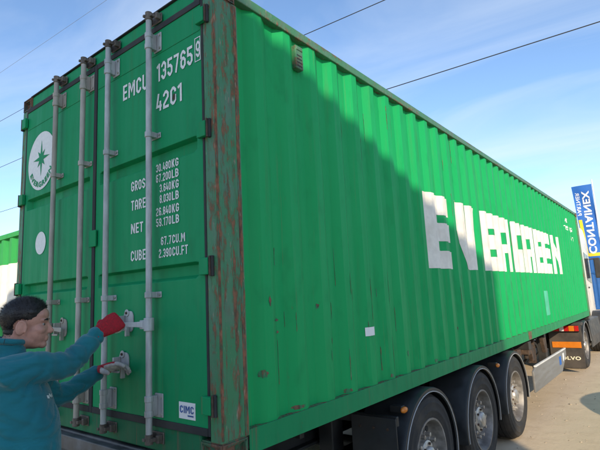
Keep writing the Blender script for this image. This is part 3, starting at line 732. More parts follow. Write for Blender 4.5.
# ------------------------------------------------------------------ tractor unit
tk = thing('tractor_truck', (-1.219, 12.4, 0), 'cream white tractor truck coupled in front of the green container', 'truck')
TWY = 10.75
for X, sx in ((.03, 1), (-CW-.03, -1)):
    make_wheel('wheel', tk, (X, TWY, HUBZ), sx, sx > 0)
    w2 = part('inner_wheel', M['tyre'], tk, lambda m: m.lathe([(-.14, .3), (-.14, .46), (-.10, .495), (.10, .495), (.14, .46), (.14, .3)], 40, 'x', (X-sx*.55, TWY, HUBZ)), 0, True)
    make_wheel('wheel', tk, (X, 14.0, HUBZ), sx, False)
    f_ = fender(TWY, sx, .06, -.60, .535, 5, 165, tk)
    fender(14.0, sx, .05, -.40, .60, 0, 180, tk)
    x0, x1 = (-.56, .07) if sx > 0 else (-CW-.07, -CW+.56)
    fp = bx('mud_flap', M['flap'], tk, (x0, x1, 9.985, 10.0, .10, 1.0), .004)
    part('flap_fairing', M['flap'], tk, lambda m: m.prism([(10.002, .99), (10.2, .96), (10.40, .99), (10.30, 1.035), (10.05, 1.03)], x0, x1, 'x'), .006)
    lb = bx('tail_lamp', M['black'], tk, (x0+.03, x1-.02, 9.93, 9.983, .86, .99), .006)
    segs = [('red', .0, .34), ('clear', .345, .50), ('red', .505, .66), ('amber', .665, .85), ('red', .855, 1.)]
    for mk, a, b in segs:
        u0 = x0+.04; wd = (x1-.03)-u0
        bx('lamp_lens', M[mk], lb, (u0+a*wd, u0+b*wd-.002, 9.915, 9.9295, .87, .98), .003)
    bx('amber_reflector', M['amber'], tk, (x0+.05, x1-.03, 9.972, 9.9845, .52, .645), .003)
    if sx > 0: text_on('flap_lettering', 'VOLVO', M['cream_ink'], fp, lambda u, v: (-.46+.46*u, 9.981, .27+.075*v), .03, 1.1)
for X in (-.80, -1.64): bx('frame_rail', M['black'], tk, (X-.04, X+.04, 10.0, 15.0, .55, .80), .006)
part('fifth_wheel', M['black'], tk, lambda m: m.lathe([(.74, 0), (.74, .45), (.815, .45), (.815, 0)], 24, 'z', (-1.219, 11.0, 0)))
part('axle', M['black'], tk, lambda m: m.tube([(-.2, TWY, HUBZ), (-CW+.2, TWY, HUBZ)], .09, 12), 0, True)
part('axle', M['black'], tk, lambda m: m.tube([(-.2, 14., HUBZ), (-CW+.2, 14., HUBZ)], .07, 12), 0, True)
for sx in (1, -1):
    X = (lambda a: a) if sx > 0 else (lambda a: -CW-a)
    def tank(m):
        out = []
        for k in range(20):
            a = 2*math.pi*k/20; out.append((X(-.36+.33*math.copysign(abs(math.cos(a))**.5, math.cos(a))), .60+.30*math.copysign(abs(math.sin(a))**.5, math.sin(a))))
        m.prism(out, 11.62, 12.75, 'y')
    tn = part('fuel_tank', M['alu'], tk, tank, .01)
    part('tank_fairing', M['plastic'], tk, lambda m: m.prism([(X(.03), .36), (X(.045), .60), (X(.02), .98), (X(-.2), 1.0), (X(-.2), .97), (X(-.0), .96), (X(.02), .60), (X(.01), .38)], 11.55, 13.3, 'y'), .005)
# cab shell
def cab(m):
    w = 1.05; cx = -1.219
    secs = [(12.72, w-.02, .95, 3.45), (12.80, w, .93, 3.5), (13.6, w, .90, 3.52), (14.25, w, .60, 3.48), (14.75, w-.01, .52, 3.2), (14.98, w-.06, .5, 2.55), (15.05, w-.12, .5, 1.6)]
    rings = []
    for y, ww, z0, z1 in secs:
        ring = []
        rr = .14
        for (sx_, sz_) in ((1, 0), (1, 1), (-1, 1), (-1, 0)):
            for k in range(5):
                a = (k/4)*math.pi/2
                base = {(1, 0): -math.pi/2, (1, 1): 0, (-1, 1): math.pi/2, (-1, 0): math.pi}[(sx_, sz_)]
                cxx = cx+sx_*(ww-rr); czz = (z1-rr) if sz_ else (z0+rr)
                ring.append((cxx+rr*math.cos(base+a), y, czz+rr*math.sin(base+a)))
        rings.append(ring)
    m.loft(rings)
cb = part('cab', M['cab'], tk, cab, 0, True)
for sx in (1, -1):
    X = -1.219+sx*1.052
    dw = part('door_window', M['glass'], tk, lambda m: m.prism([(13.75, 1.95), (14.55, 1.85), (14.45, 2.65), (13.75, 2.72)], X, X+sx*.006, 'x'))
    bx('door_handle', M['black'], tk, (min(X, X+sx*.02), max(X, X+sx*.02), 13.80, 13.95, 1.72, 1.76), .004)
    part('side_deflector', M['cab'], tk, lambda m: m.prism([(12.42, 1.10), (12.80, 1.0), (12.80, 3.45), (12.62, 3.42), (12.42, 3.2)], X-sx*.03, X-sx*.004, 'x'), .008)
    mr = part('mirror', M['gasket'], tk, lambda m: m.box(X+sx*.14-.06, X+sx*.14+.10, 14.9, 15.02, 2.0, 2.6), .03)
    part('mirror_arm', M['gasket'], tk, lambda m: (m.tube([(X-sx*.03, 14.75, 2.55), (X+sx*.10, 14.95, 2.58)], .02, 8)))
    for k in range(3): bx('cab_step', M['gasket'], tk, (X-.10, X+.06, 13.35, 13.62, .40+k*.22, .44+k*.22), .006)
part('roof_deflector', M['cab'], tk, lambda m: m.prism([(12.75, 3.5), (12.75, 3.86), (13.3, 3.84), (14.3, 3.5)], -2.2, -.24, 'x'), .05)
bx('windscreen', M['glass'], tk, (-2.2, -.24, 14.98, 15.02, 2.0, 2.4), .01)
# ------------------------------------------------------------------ yard containers, and unseen stacks added to cast shade
def yard_container(L, rot, length, height, mat, label, group, patch=None, width=2.438):
    """built about its own base centre: long side along local x"""
    root = thing('yard_container', L, label, 'container', group)
    rm = Matrix.Rotation(rot, 3, 'Z')
    def W_(p): return Vector(L)+rm @ Vector(p)
    def mk(name, m, mt, bev=0):
        m.v = [tuple(W_(v)) for v in m.v]; return m.build(name, mt, root, bevel=bev)
    hl, hw = length/2, width/2
    yv, pf = corr_breaks(-hl+.12, hl-.12, -hl+.12+.2)
    for s_ in (-1, 1):
        m = MB(); vs = [(y, s_*(hw+pf(y)), z) for z in (.14, height-.05) for y in yv]
        m.add(vs, [(j, j+1, j+1+len(yv), j+len(yv)) for j in range(len(yv)-1)]); mk('side_panel', m, mat)
        mk('top_rail', MB().box(-hl+.1, hl-.1, min(s_*hw, s_*(hw-.06)), max(s_*hw, s_*(hw-.06)), height-.07, height-.005), mat, .005)
        mk('bottom_rail', MB().box(-hl+.1, hl-.1, min(s_*hw, s_*(hw-.06)), max(s_*hw, s_*(hw-.06)), .015, .15), mat, .005)
        mk('end_wall', MB().box(min(s_*(hl-.02), s_*(hl-.06)), max(s_*(hl-.02), s_*(hl-.06)), -hw+.1, hw-.1, .15, height-.11), mat)
        mk('end_header', MB().box(min(s_*(hl-.005), s_*(hl-.1)), max(s_*(hl-.005), s_*(hl-.1)), -hw+.16, hw-.16, height-.11, height-.006), mat, .005)
        mk('end_sill', MB().box(min(s_*(hl-.005), s_*(hl-.1)), max(s_*(hl-.005), s_*(hl-.1)), -hw+.16, hw-.16, .015, .15), mat, .005)
        for q in (-1, 1):
            a, b = sorted((s_*(hl-.01), s_*(hl-.12))); c, d = sorted((q*(hw-.004), q*(hw-.11)))
            mk('corner_post', MB().box(a, b, c, d, .118, height-.118), mat, .008)
            a, b = sorted((s_*hl, s_*(hl-.178))); c, d = sorted((q*hw, q*(hw-.162)))
            mk('corner_casting', MB().box(a, b, c, d, 0, .118), M['cast'], .008); mk('corner_casting', MB().box(a, b, c, d, height-.118, height), M['cast'], .008)
    mk('roof', MB().box(-hl+.1, hl-.1, -hw+.062, hw-.062, height-.045, height-.02), mat)
    mk('floor', MB().box(-hl+.1, hl-.1, -hw+.062, hw-.062, .1, .14), mat)
    if patch:
        for (a, b, z0, z1, mt) in patch:
            m = MB(); vy = [a]+[y for y in yv if a < y < b]+[b]
            m.add([(y, -(hw+pf(y))-.003, z) for z in (z0, z1) for y in vy], [(j, j+1, j+1+len(vy), j+len(vy)) for j in range(len(vy)-1)]); mk('painted_panel', m, mt)
    return root
M['yardgreen'] = paint('bright_green_container_paint', (.03, .30, .07), rust=.2)
CX0 = -4.3
yard_container((CX0-3.029, .9+1.219, 0), 0, 6.058, 2.896, M['yardgreen'], 'sunlit bright green container with a white panel, standing behind the man', None, [(1.80, 2.75, 1.72, 2.48, M['white'])])
# stack of three added unseen behind the camera to shade the doors
KY = -6.94
for k in range(3):
    yard_container((3.15+3.029, KY-1.219, k*2.592), 0, 6.058, 2.591, M['blue_paint'], ['blue container on the ground, lowest of the stack of three behind the photographer', 'blue container in the middle of the stack of three behind the photographer', 'blue container on top of the stack of three behind the photographer'][k], 'stack of three containers in the yard')
H4 = 4*2.592; AX = (H4-2.1)/.689; AYY = 4.72-AX/.85; th4 = math.atan2(.85, 1.0)  # turned stack of four, added out of view to cast the side's slanting shade
for k in range(4):
    yard_container((AX-3.029*math.cos(th4)+1.219*math.sin(th4), AYY-3.029*math.sin(th4)-1.219*math.cos(th4), k*2.592), th4, 6.058, 2.591, M['yardgreen'], '%s green container of the slanting stack of four in the yard' % ['lowest', 'second lowest', 'second highest', 'topmost'][k], 'stack of four containers in the yard')
for k in range(2):
    yard_container((-.6, 40, k*2.592), R(4), 6.058, 2.591, M['blue_paint'], ['distant blue container on the ground beyond the banner', 'distant blue container stacked beyond the banner'][k], 'distant blue containers')
# water tank added out of frame to cast the rounded shadow on the ground
wt = thing('water_tank', (4.42, 4.0, 0), 'round dark water tank standing on the yard', 'water tank')
part('tank_body', M['plastic'], wt, lambda m: m.lathe([(0.0, 0), (0, 1.2), (.1, 1.25), (1.9, 1.25), (2.05, 1.15), (2.2, .7), (2.25, .3)], 48, 'z', (4.42, 4.0, 0)), 0, True)
part('tank_lid', M['black'], wt, lambda m: m.lathe([(2.22, .3), (2.30, .3), (2.32, .27), (2.32, 0)], 24, 'z', (4.42, 4.0, 0)), 0, True)
for k in range(5): part('tank_rib', M['plastic'], wt, lambda m: m.lathe([(.3+k*.35, 1.245), (.33+k*.35, 1.285), (.40+k*.35, 1.285), (.43+k*.35, 1.245)], 48, 'z', (4.42, 4.0, 0)), 0, True)
# ------------------------------------------------------------------ banner flag (seen from behind)
BY = 20.4
bl_ = thing('banner_flag', (-.36, BY, 0), 'tall blue banner flag with yellow stripe and mirrored white lettering', 'flag')
def bwave(x, z): return BY+.035*math.sin(z*2.1+x*3)+.02*math.sin(z*5+x*6)
bz0, bz1 = 2.80, 5.82
def bleft(z): return -1.12+.16*(bz1-z)/(bz1-bz0)
def cloth(name, mat, f, nu, nv, off):
    m = MB(); vs = []
    for s_ in (0, 1):
        for j in range(nv+1):
            for i in range(nu+1):
                x, z = f(i/nu, j/nv); vs.append((x, bwave(x, z)+off+s_*.003, z))
    K = (nu+1)*(nv+1); fs = []
    for s_ in (0, 1):
        for j in range(nv):
            for i in range(nu):
                a = s_*K+j*(nu+1)+i; fs.append((a, a+1, a+nu+2, a+nu+1))
    for i in range(nu): fs += [(i, i+1, K+i+1, K+i), (nv*(nu+1)+i, nv*(nu+1)+i+1, K+nv*(nu+1)+i+1, K+nv*(nu+1)+i)]
    for j in range(nv): a = j*(nu+1); fs += [(a, a+nu+1, K+a+nu+1, K+a), (a+nu, a+2*nu+1, K+a+2*nu+1, K+a+nu)]
    m.add(vs, fs); return m.build(name, mat, bl_, smooth=True)
fl_ = cloth('cloth', M['flag_blue'], lambda u, v: (bleft(bz0+(bz1-bz0)*v)*(1-u)+-.40*u, bz0+(bz1-bz0)*v), 8, 30, 0)
def stripe(u, v):
    # runs down the left edge, then turns along the bottom
    L1 = 1.45; L2 = .42; s_ = v*(L1+L2)
    if s_ < L1: z = 4.42-s_; return (bleft(z)+.03+.12*u, z)
    q = s_-L1; return (bleft(2.9)+.10+q*1.05, 4.42-L1-.03+.13*u-.02)
cloth('yellow_stripe', M['flag_yellow'], stripe, 3, 40, -.008)
def on_flag(x, z): return (x, bwave(x, z)-.010, z)
text_on('banner_lettering', 'CONTAINEX', M['flag_white'], fl_, lambda u, v: on_flag(-.79+.27*v, 3.02+2.55*u), .03, 1.05)
text_on('banner_lettering', 'PARTNER', M['flag_white'], fl_, lambda u, v: on_flag(-1.02+.14*v, 4.60+.95*u), .01, 1.05)
part('pole', M['pole'], bl_, lambda m: m.tube([(-.36, BY, 0), (-.36, BY, 3), (-.37, BY, 6.0)], [.04, .035, .022], 12), 0, True)
part('pole_foot', M['galv'], bl_, lambda m: m.lathe([(0, .0), (0, .35), (.05, .35), (.09, .12), (.3, .07), (.3, 0)], 24, 'z', (-.36, BY, 0)), 0, True)
# ------------------------------------------------------------------ overhead lines along x, between poles outside the frame
cy_ = -1.61; cz_ = .783+G
def wire(yoff, z, label, r):
    pts = []
    for k in range(41):
        x = -62+88*k/40; sag = .5*((k/20-1)**2-1)
        pts.append((x, cy_+yoff-.054*(x-1.8)*-1., z+sag*.0))
    m = MB(); m.tube(pts, r, 6); o = m.build('overhead_wire', M['wire_pale'] if r < .006 else M['wire']); return tag(o, label, 'wire', 'overhead wires')
HW = [(5.92*7.0/7.217*1.0, .783+7.0, 'thin faint overhead wire, highest one above the container roof', .0035), (7.59*7.0/7.217, .783+7.0, 'overhead wire crossing just above the upper left corner of the container', .008), (10.2*7.0/7.217, .783+7.0, 'overhead wire meeting the roof edge near the middle of the sky', .011), (15.0*5.6/7.217, .783+5.6, 'long overhead wire crossing the right half of the sky', .012)]
for off, z, lb, r in HW: wire(off, z+G, lb, r)
for gi, (offs, hts) in enumerate((((HW[0][0], HW[1][0]), (HW[0][1], HW[1][1])), ((HW[2][0], HW[3][0]), (HW[2][1], HW[3][1])))):
    for X in (-62, 26):
        yy = [cy_+o_+.054*(X-1.8) for o_ in offs]; yc = sum(yy)/2+(.0 if gi == 0 else .0)
        p = thing('utility_pole', (X, yc, 0), 'wooden pole carrying %s wires at the %s end' % (('the near', 'the far')[gi], ('far', 'near')[X > 0]), 'utility pole', 'utility poles')
        part('mast', M['wood'], p, lambda m: m.tube([(X, yc, 0), (X, yc, 4), (X, yc, max(hts)+G+.4)], [.15, .13, .1], 12), 0, True)
        for q, h in zip(yy, hts):
            part('crossarm', M['wood'], p, lambda m: m.box(X-.05, X+.05, min(q, yc)-.1, max(q, yc)+.1, h+G-.22, h+G-.12), .006)
            part('insulator', M['pole'], p, lambda m: m.lathe([(h+G-.12, 0), (h+G-.12, .04), (h+G-.06, .06), (h+G-.02, .03), (h+G-.0, 0)], 12, 'z', (X, q, 0)), 0, True)
# ------------------------------------------------------------------ the man at the doors
M['skin'] = plain('skin', (.50, .25, .185), .5, var=.14, sc=25, bump=.05)
M['hair'] = plain('dark_hair', (.016, .013, .012), .5, var=.4, sc=60)
t = MT('teal_sweatshirt_cotton')
a = t.noise(3, det=5); b = t.noise(260, det=2); f_n = t.noise(2.2, (1.6, 1.6, 3.2), det=3, dist=1.2)
t.col(t.mix(t.rng(a, .3, .7), (.003, .125, .155), (.004, .17, .205))); t.rough(.9); t.bump(t.mul(t.mul(f_n, 1.6), t.mul(b, .05), 'ADD'), .55, .02); t.b.inputs['Sheen Weight'].default_value = .25
M['teal'] = t.m
M['glove_red'] = plain('red_glove_knit', (.36, .012, .022), .9, var=.3, sc=120, bump=.4)
M['glove_pale'] = plain('pale_glove_leather', (.50, .46, .42), .8, var=.25, sc=30, bump=.3, dirt=(.25, .22, .2))
M['trouser'] = plain('dark_work_trousers', (.022, .025, .035), .9, var=.25, sc=14, bump=.3)
M['shoe'] = plain('black_work_shoe', (.015, .014, .013), .5, var=.2)
M['eye'] = plain('eye_white', (.26, .23, .21), .3, var=.05); M['iris'] = plain('dark_iris', (.03, .02, .015), .2)
F = Vector((.42, .907, 0)).normalized(); RR = Vector((F.y, -F.x, 0)); UP = Vector((0, 0, 1))
MB0 = Vector((-.705, -.655, 0))
def P(f, r, u): return MB0+F*f+RR*r+UP*u
man = thing('person', tuple(MB0), 'man in teal sweatshirt and red gloves working the container door lever', 'person')
def sect(c, hr, hf, n_=28, p=2.3, ax=None):
    ax = ax or (RR, F); out = []
    for k in range(n_):
        a = 2*math.pi*k/n_; ca, sa = math.cos(a), math.sin(a)
        out.append(c+ax[0]*hr*math.copysign(abs(ca)**(2/p), ca)+ax[1]*hf*math.copysign(abs(sa)**(2/p), sa))
    return out
def fuse(m, name, mat, parent, vox, smooth_it=6, disp=None):
    """closed overlapping shapes -> one continuous skin"""
    me = m.mesh(name); o = bpy.data.objects.new(name, me); COL.objects.link(o)
    r = o.modifiers.new('r', 'REMESH'); r.mode = 'VOXEL'; r.voxel_size = vox
    s_ = o.modifiers.new('s', 'SMOOTH'); s_.factor = .5; s_.iterations = smooth_it
    dg = bpy.context.evaluated_depsgraph_get(); dg.update(); me2 = bpy.data.meshes.new_from_object(o.evaluated_get(dg)); bpy.data.objects.remove(o)
    if disp:
        nr = [v.normal.copy() for v in me2.vertices]
        for v, q in zip(me2.vertices, nr): v.co += q*disp(v.co)
    me2.name = name; me2.materials.clear(); me2.materials.append(mat); me2.polygons.foreach_set('use_smooth', [True]*len(me2.polygons))
    return place(bpy.data.objects.new(name, me2), parent)
def ik(s, w, l1, l2, pole):
    d = w-s; L = min(d.length, (l1+l2)*.999); u = d.normalized(); a = (l1*l1-l2*l2+L*L)/(2*L); h = math.sqrt(max(0, l1*l1-a*a))
    q = (pole-u*pole.dot(u)).normalized(); return s+u*a+q*h
# joints
SH = {1: P(-.01, .180, 1.590), -1: P(.01, -.185, 1.575)}
HANDC = {1: B+Vector((.02, .02, .0)), -1: Vector((-.895, -.085, zz(.435)))}
# hand frames: d along the fingers, n out of the back of the hand
HF = {1: (Vector((.02, .80, .40)), Vector((.75, -.30, .36))), -1: (Vector((.74, .34, .20)), Vector((-.42, .10, .75)))}
WR = {}
for s_ in (1, -1):
    d, n_ = HF[s_]; d = d.normalized(); n_ = (n_-d*n_.dot(d)).normalized(); HF[s_] = (d, n_)
WR[1] = HANDC[1]-HF[1][0]*.085+HF[1][1]*.028; WR[-1] = HANDC[-1]-HF[-1][0]*.035+HF[-1][1]*.0
EL_ = {1: Vector((-.585, -.455, .520+G)), -1: ik(SH[-1], WR[-1], .31, .275, Vector((-.2, -.1, -1)))}
HIP = {1: P(-.02, .095, .93), -1: P(-.02, -.095, .93)}; KN = {1: P(.03, .115, .50), -1: P(.05, -.115, .50)}; AN = {1: P(-.03, .12, .09), -1: P(-.0, -.12, .09)}
HC = Vector((-.700, -.605, .728+G))         # head centre
HD = Vector((.47, .88, -.05)).normalized(); HU = (UP+F*.05); HU = (HU-HD*HU.dot(HD)).normalized(); HR = HD.cross(HU)
def Hd(f, r, u): return HC+HD*f+HR*r+HU*u
HM = Matrix((HD, HR, HU)).transposed()
# body under the clothes with head and neck
mb = MB()
def he(c, rad): mb.ell(Hd(*c), rad, 20, 14, HM)
he((-.012, 0, .032), (.100, .078, .086)); he((.030, 0, -.035), (.064, .062, .078)); he((.018, 0, -.072), (.060, .056, .045)); he((.030, 0, -.090), (.055, .042, .028)); he((.072, 0, -.098), (.020, .026, .019))
he((.068, 0, .018), (.026, .052, .016)); he((.060, 0, .045), (.032, .055, .035))
for s_ in (1, -1): he((.052, s_*.036, -.028), (.034, .026, .026)); he((.088, s_*.010, -.040), (.012, .008, .007))
mb.tube([Hd(.080, 0, .012), Hd(.094, 0, -.012), Hd(.108, 0, -.034), Hd(.100, 0, -.043)], [.010, .011, .0125, .009], 10)
he((.088, 0, -.063), (.011, .024, .008)); he((.086, 0, -.075), (.011, .022, .008))
for s_ in (1, -1):
    rot = HM @ Matrix.Rotation(R(14), 3, 'Y') @ Matrix.Rotation(s_*R(-22), 3, 'Z')
    mb.ell(Hd(-.014, s_*.079, -.020), (.021, .0075, .035), 14, 10, rot)
    pts = [Hd(-.014-.02*math.cos(a), s_*(.084+.004*math.cos(a)), -.018+.034*math.sin(a)) for a in [R(x) for x in range(-60, 221, 28)]]
    mb.tube(pts, .0052, 8)
nb = P(-.05, 0, 1.60)
mb.tube([Hd(-.035, 0, -.03), Hd(-.04, 0, -.08), nb+UP*.03, nb-UP*.05], [.058, .060, .063, .075], 18)
mb.loft([sect(P(f, 0, u), hr, hf) for u, f, hr, hf in [(.90, .02, .14, .09), (1.0, .03, .145, .10), (1.15, .03, .14, .10), (1.35, .02, .145, .09), (1.46, -.01, .12, .06), (1.54, -.03, .06, .045)]])
for s_ in (1, -1):
    mb.tube([SH[s_]-(SH[s_]-P(0, 0, 1.44))*.5, SH[s_]-UP*.045, EL_[s_], WR[s_], WR[s_]+HF[s_][0]*.03], [.04, .036, .034, .019, .015], 14)
    mb.tube([HIP[s_]+UP*.05, HIP[s_], KN[s_], AN[s_]], [.085, .082, .055, .04], 14)
body = fuse(mb, 'body', M['skin'], man, .0042, 5)
# sweatshirt
sw = MB()
sw.loft([sect(P(f, r, u), hr, hf, 32, 2.4) for u, f, r, hr, hf in [(.86, .04, 0, .195, .160), (.90, .045, 0, .200, .168), (.96, .05, 0, .198, .172), (1.08, .05, 0, .196, .172), (1.22, .045, 0, .200, .168), (1.36, .035, 0, .212, .160), (1.48, .01, 0, .212, .138), (1.56, -.015, 0, .190, .105), (1.61, -.03, 0, .125, .090), (1.655, -.042, 0, .092, .088), (1.695, -.036, 0, .082, .082)]])
for s_ in (1, -1):
    e = EL_[s_]; s0 = SH[s_]; w = WR[s_]-(WR[s_]-e).normalized()*.005
    pts = [P(-.01, s_*.09, 1.52), s0+Vector((0, 0, -.015)), s0.lerp(e, .35), s0.lerp(e, .75), e, e.lerp(w, .3), e.lerp(w, .7), e.lerp(w, .92), w]
    sw.tube(pts, [.088, .083, .074, .066, .062, .058, .050, .046, .042], 20)
def folds(co):
    k = .0
    q = mnoise.noise(Vector((co.x*4, co.y*4, co.z*8)))*.005+mnoise.noise(Vector((co.x*9+co.z*7, co.y*9, co.z*14)))*.003
    cr_ = mnoise.noise(Vector((co.x*5+co.z*3, co.y*5, co.z*9+co.x*4))); q -= .009*max(0, 1-abs(cr_)*8)
    cr_ = mnoise.noise(Vector((co.x*11, co.y*8+co.z*6, co.z*12+7))); q -= .005*max(0, 1-abs(cr_)*6)
    for s_ in (1, -1):
        e = EL_[s_]; d = (co-e).length
        if d < .17: q += .009*math.sin(d*95)*(1-d/.17)
        w_ = WR[s_]; d = (co-w_).length
        if d < .12: q += .004*math.sin(d*150)*(1-d/.12)
    if co.z < 1.08: q += .004*math.sin(co.z*80+3*mnoise.noise(co*6))
    return q
shirt = fuse(sw, 'sweatshirt', M['teal'], man, .0085, 6, folds)
# collar roll, cuffs
cbase = P(-.035, 0, 1.695)
part('collar', M['teal'], shirt, lambda m: m.tube([sect(cbase+UP*(.012-.012*math.sin(2*math.pi*k/28)), .078, .074, 28, 2)[k] for k in list(range(28))+[0]], .014, 10), 0, True)
# small white chest print, laid on the cloth
bpy.context.view_layer.update()
def cast(o, src, dirn):
    ok, loc, nor, _ = o.data and __import__('mathutils').bvhtree.BVHTree.FromPolygons([v.co for v in o.data.vertices], [tuple(p.vertices) for p in o.data.polygons]).ray_cast(src, dirn) or (None,)*4
    return ok
from mathutils.bvhtree import BVHTree
bvh = BVHTree.FromPolygons([v.co for v in shirt.data.vertices], [tuple(p.vertices) for p in shirt.data.polygons])
def px_ray(u, v):
    d = cam.rotation_euler.to_matrix() @ Vector(((u-300)/472.58, -(v-225)/472.58, -1)); return d.normalized()
pm = MB()
for (c0, c1, z0, z1) in [(0, .02, 0, .014), (.024, .036, .004, .018), (.040, .058, -.002, .010), (.062, .072, -.004, .012), (.078, .09, -.008, .002)]:
    vs = []
    for (a_, b_) in ((c0, z0), (c1, z0-.003), (c1, z1-.003), (c0, z1)):
        src = P(.7, .125-a_, 1.44+b_); hit = bvh.ray_cast(src, -F)
        vs.append(hit[0]+hit[1]*.003 if hit[0] else P(.2, .125-a_, 1.44+b_))
    pm.add(vs, [(0, 1, 2, 3)])
pm.build('chest_print', M['marking'], shirt)
# trousers, shoes
tm = MB(); tm.loft([sect(P(-.01, 0, u), hr, hf, 24, 2.3) for u, hr, hf in [(.80, .14, .11), (.88, .175, .125), (.97, .17, .12)]])
for s_ in (1, -1): tm.tube([HIP[s_]+UP*.03, HIP[s_].lerp(KN[s_], .4), KN[s_], KN[s_].lerp(AN[s_], .5), AN[s_]+UP*.0], [.105, .10, .082, .076, .072], 18)
fuse(tm, 'trousers', M['trouser'], man, .011, 4, lambda c: .006*mnoise.noise(Vector((c.x*8, c.y*8, c.z*16))))
for s_ in (1, -1):
    f0 = AN[s_].copy(); sm = MB()
    sm.loft([sect(Vector((f0.x, f0.y, z))+F*(.055 if z < .06 else .02), .046, hf, 20, 2.4) for z, hf in ((.0, .135), (.02, .14), (.045, .135), (.07, .10), (.11, .065))])
    sm.build('shoe', M['shoe'], man, bevel=.006, smooth=True)
# eyes and brows
for s_ in (1, -1):
    part('eye', M['eye'], man, lambda m: m.ell(Hd(.0690, s_*.031, -.002), (.0105, .0105, .0095), 14, 10), 0, True)
    part('iris', M['iris'], man, lambda m: m.ell(Hd(.0770, s_*.0325, -.002), (.0035, .0062, .0062), 12, 8, HM), 0, True)
# hair: cap over the skull plus short strands
sk_bvh = BVHTree.FromPolygons([v.co for v in body.data.vertices], [tuple(p.vertices) for p in body.data.polygons])
def in_hair(d):
    f, r, u = d
    ang = math.degrees(math.atan2(u, f))         # elevation seen from the side, 0 = straight ahead
    if f > .62: return u > .52
    if f > .28: return u > (.16 if abs(r) > .5 else .5)
    if f > 0: return u > -.06
    lim = -.72 if f < -.45 else (-.05 if f > -.12 else -.05-(-.12-f)*1.6)
    return u > lim
JIT = [(a, b, c) for a in (-1, 0, 1) for b in (-1, 0, 1) for c in (-1, 0, 1)]
hm = MB(); nu, nv = 72, 46; idx = {}; vs = []; fs = []
for j in range(nv+1):
    for i in range(nu):
        th = math.pi*.80*j/nv; ph = 2*math.pi*i/nu
        d = (math.sin(th)*math.cos(ph), math.sin(th)*math.sin(ph), math.cos(th)); dv = (HM @ Vector(d))
        o_ = Hd(-.012, 0, .02); hit = sk_bvh.ray_cast(o_+dv*.3, -dv)
        p = (hit[0] if hit[0] else o_+dv*.09); p = o_+dv*min((p-o_).length, .098)
        fr_ = sum(in_hair(tuple((Vector(d)+Vector(q)*.16).normalized())) for q in JIT)/len(JIT); edge = fr_ > .12
        fr_ = 0 if min((p-Hd(-.014, q*.079, -.020)).length for q in (1, -1)) < .044 else fr_; edge = fr_ > .12
        hgt = -.004+fr_*(.0115+.007*max(0, d[2])+.0012*mnoise.noise(dv*9))
        vs.append(p+dv*hgt); idx[(i, j)] = (len(vs)-1, edge)
for j in range(nv):
    for i in range(nu):
        q = [idx[(i, j)], idx[((i+1) % nu, j)], idx[((i+1) % nu, j+1)], idx[(i, j+1)]]
        if sum(e for _, e in q) >= 1: fs.append(tuple(k for k, _ in q))
hm.add(vs, fs)
for k in range(15000):
    d = Vector((random.gauss(0, 1), random.gauss(0, 1), random.gauss(.35, 1))).normalized()
    if not in_hair(tuple(d)): continue
    dv = HM @ d; o_ = Hd(-.012, 0, .02); hit = sk_bvh.ray_cast(o_+dv*.3, -dv)
    if not hit[0] or min((hit[0]-Hd(-.014, q*.079, -.020)).length for q in (1, -1)) < .042: continue
    fr_ = sum(in_hair(tuple((d+Vector(q)*.16).normalized())) for q in JIT)/len(JIT)
    p = hit[0]+dv*.003*fr_; ln = (.010+.012*max(0, d.z)+random.uniform(0, .006))*(.25+.75*fr_*fr_)
    comb = (HD*(.9 if d.z > .5 else -.2)+HU*(-.7 if d.z < .45 else .0)+Vector((random.gauss(0, .35), random.gauss(0, .35), random.gauss(0, .35))))
    tip = p+(dv*.75+comb*.6).normalized()*ln; sd = dv.cross(tip-p).normalized()*.0007
    hm.add([p+sd, p-sd, tip], [(0, 1, 2)])
hr = hm.build('hair', M['hair'], man, smooth=True)
bm_ = MB()
for s_ in (1, -1): bm_.tube([Hd(.084, s_*.015, .017), Hd(.087, s_*.030, .022), Hd(.074, s_*.047, .018)], [.0045, .006, .003], 8)
bm_.build('eyebrows', M['hair'], hr, smooth=True)
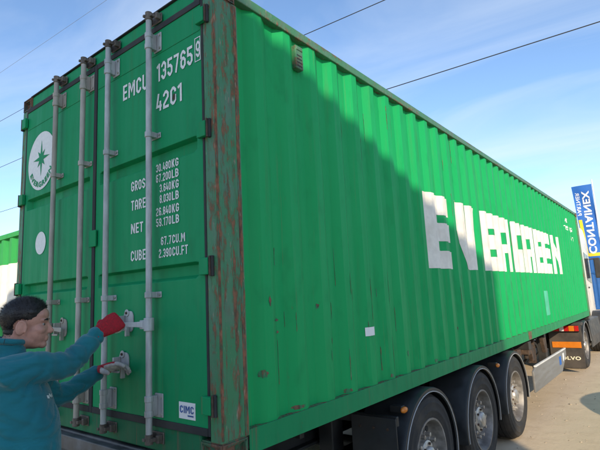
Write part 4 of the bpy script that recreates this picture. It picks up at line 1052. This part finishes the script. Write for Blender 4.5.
# gloves
def glove(s_, curl, spread, thumb_dir, cur0=0.):
    d, n_ = HF[s_]; sd = d.cross(n_)*(-1 if s_ > 0 else 1)*1.0          # thumb side
    w = WR[s_]; gm = MB(); GS = 1.2
    ringp = [(-.038, .029, .029), (-.028, .030, .029), (-.02, .033, .028), (.0, .032, .024), (.03, .040, .020), (.065, .047, .019), (.092, .045, .017), (.102, .040, .012)]
    fa = (w-EL_[s_]).normalized()
    gm.loft([sect(w+(d if a > 0 else fa)*a*GS, hw*GS, ht*GS, 20, 2.4, (sd, n_)) for a, hw, ht in ringp])
    for k, (o_, ln) in enumerate(((.034, .078), (.0115, .088), (-.0115, .082), (-.033, .064))):
        o_ *= GS; ln *= GS; p = w+d*.088*GS+sd*o_; ang = cur0+curl[k]*.35; pts = [w+d*.06*GS+sd*o_, p]; dirv = (d+sd*(spread*(1.5-k))).normalized()
        for seg, fr in enumerate((.45, .32, .25)):
            ang += curl[k]*(.9 if seg else .45); dv = dirv*math.cos(ang)-n_*math.sin(ang); p = p+dv*ln*fr; pts.append(p)
        gm.tube(pts, [.0135, .0135, .0128, .012, .010], 12); gm.ell(pts[-1], (.010,)*3, 10, 6)
    tv = (sd*thumb_dir[0]+d*thumb_dir[1]+n_*thumb_dir[2]).normalized(); tv2 = (sd*thumb_dir[3]+d*thumb_dir[4]+n_*thumb_dir[5]).normalized()
    t0 = w+d*.024+sd*.032; t1 = t0+tv*.050; t2 = t1+tv2*.040; t3 = t2+tv2*.026
    gm.tube([t0, t1, t2, t3], [.021, .0175, .0155, .012], 12); gm.ell(t3, (.012,)*3, 10, 6)
    o = fuse(gm, 'glove', M['glove_red'], man, .0032, 4)
    o.data.materials.append(M['glove_pale'])
    for p in o.data.polygons:
        rel = p.center-w; al = rel.dot(d); nn = p.normal.dot(n_); up_ = rel.dot(n_)
        red = (al < (.05 if s_ > 0 else .060)) or (nn > .12 and al < .135 and up_ > -.012)
        p.material_index = 0 if red else 1
    return o
glove(1, (1.05, 1.1, 1.15, 1.2), .05, (.4, .5, -.8, -.5, .5, -.7), .25)
glove(-1, (.25, .3, .4, .55), .06, (.75, .55, -.5, .1, .85, -.5), .0)
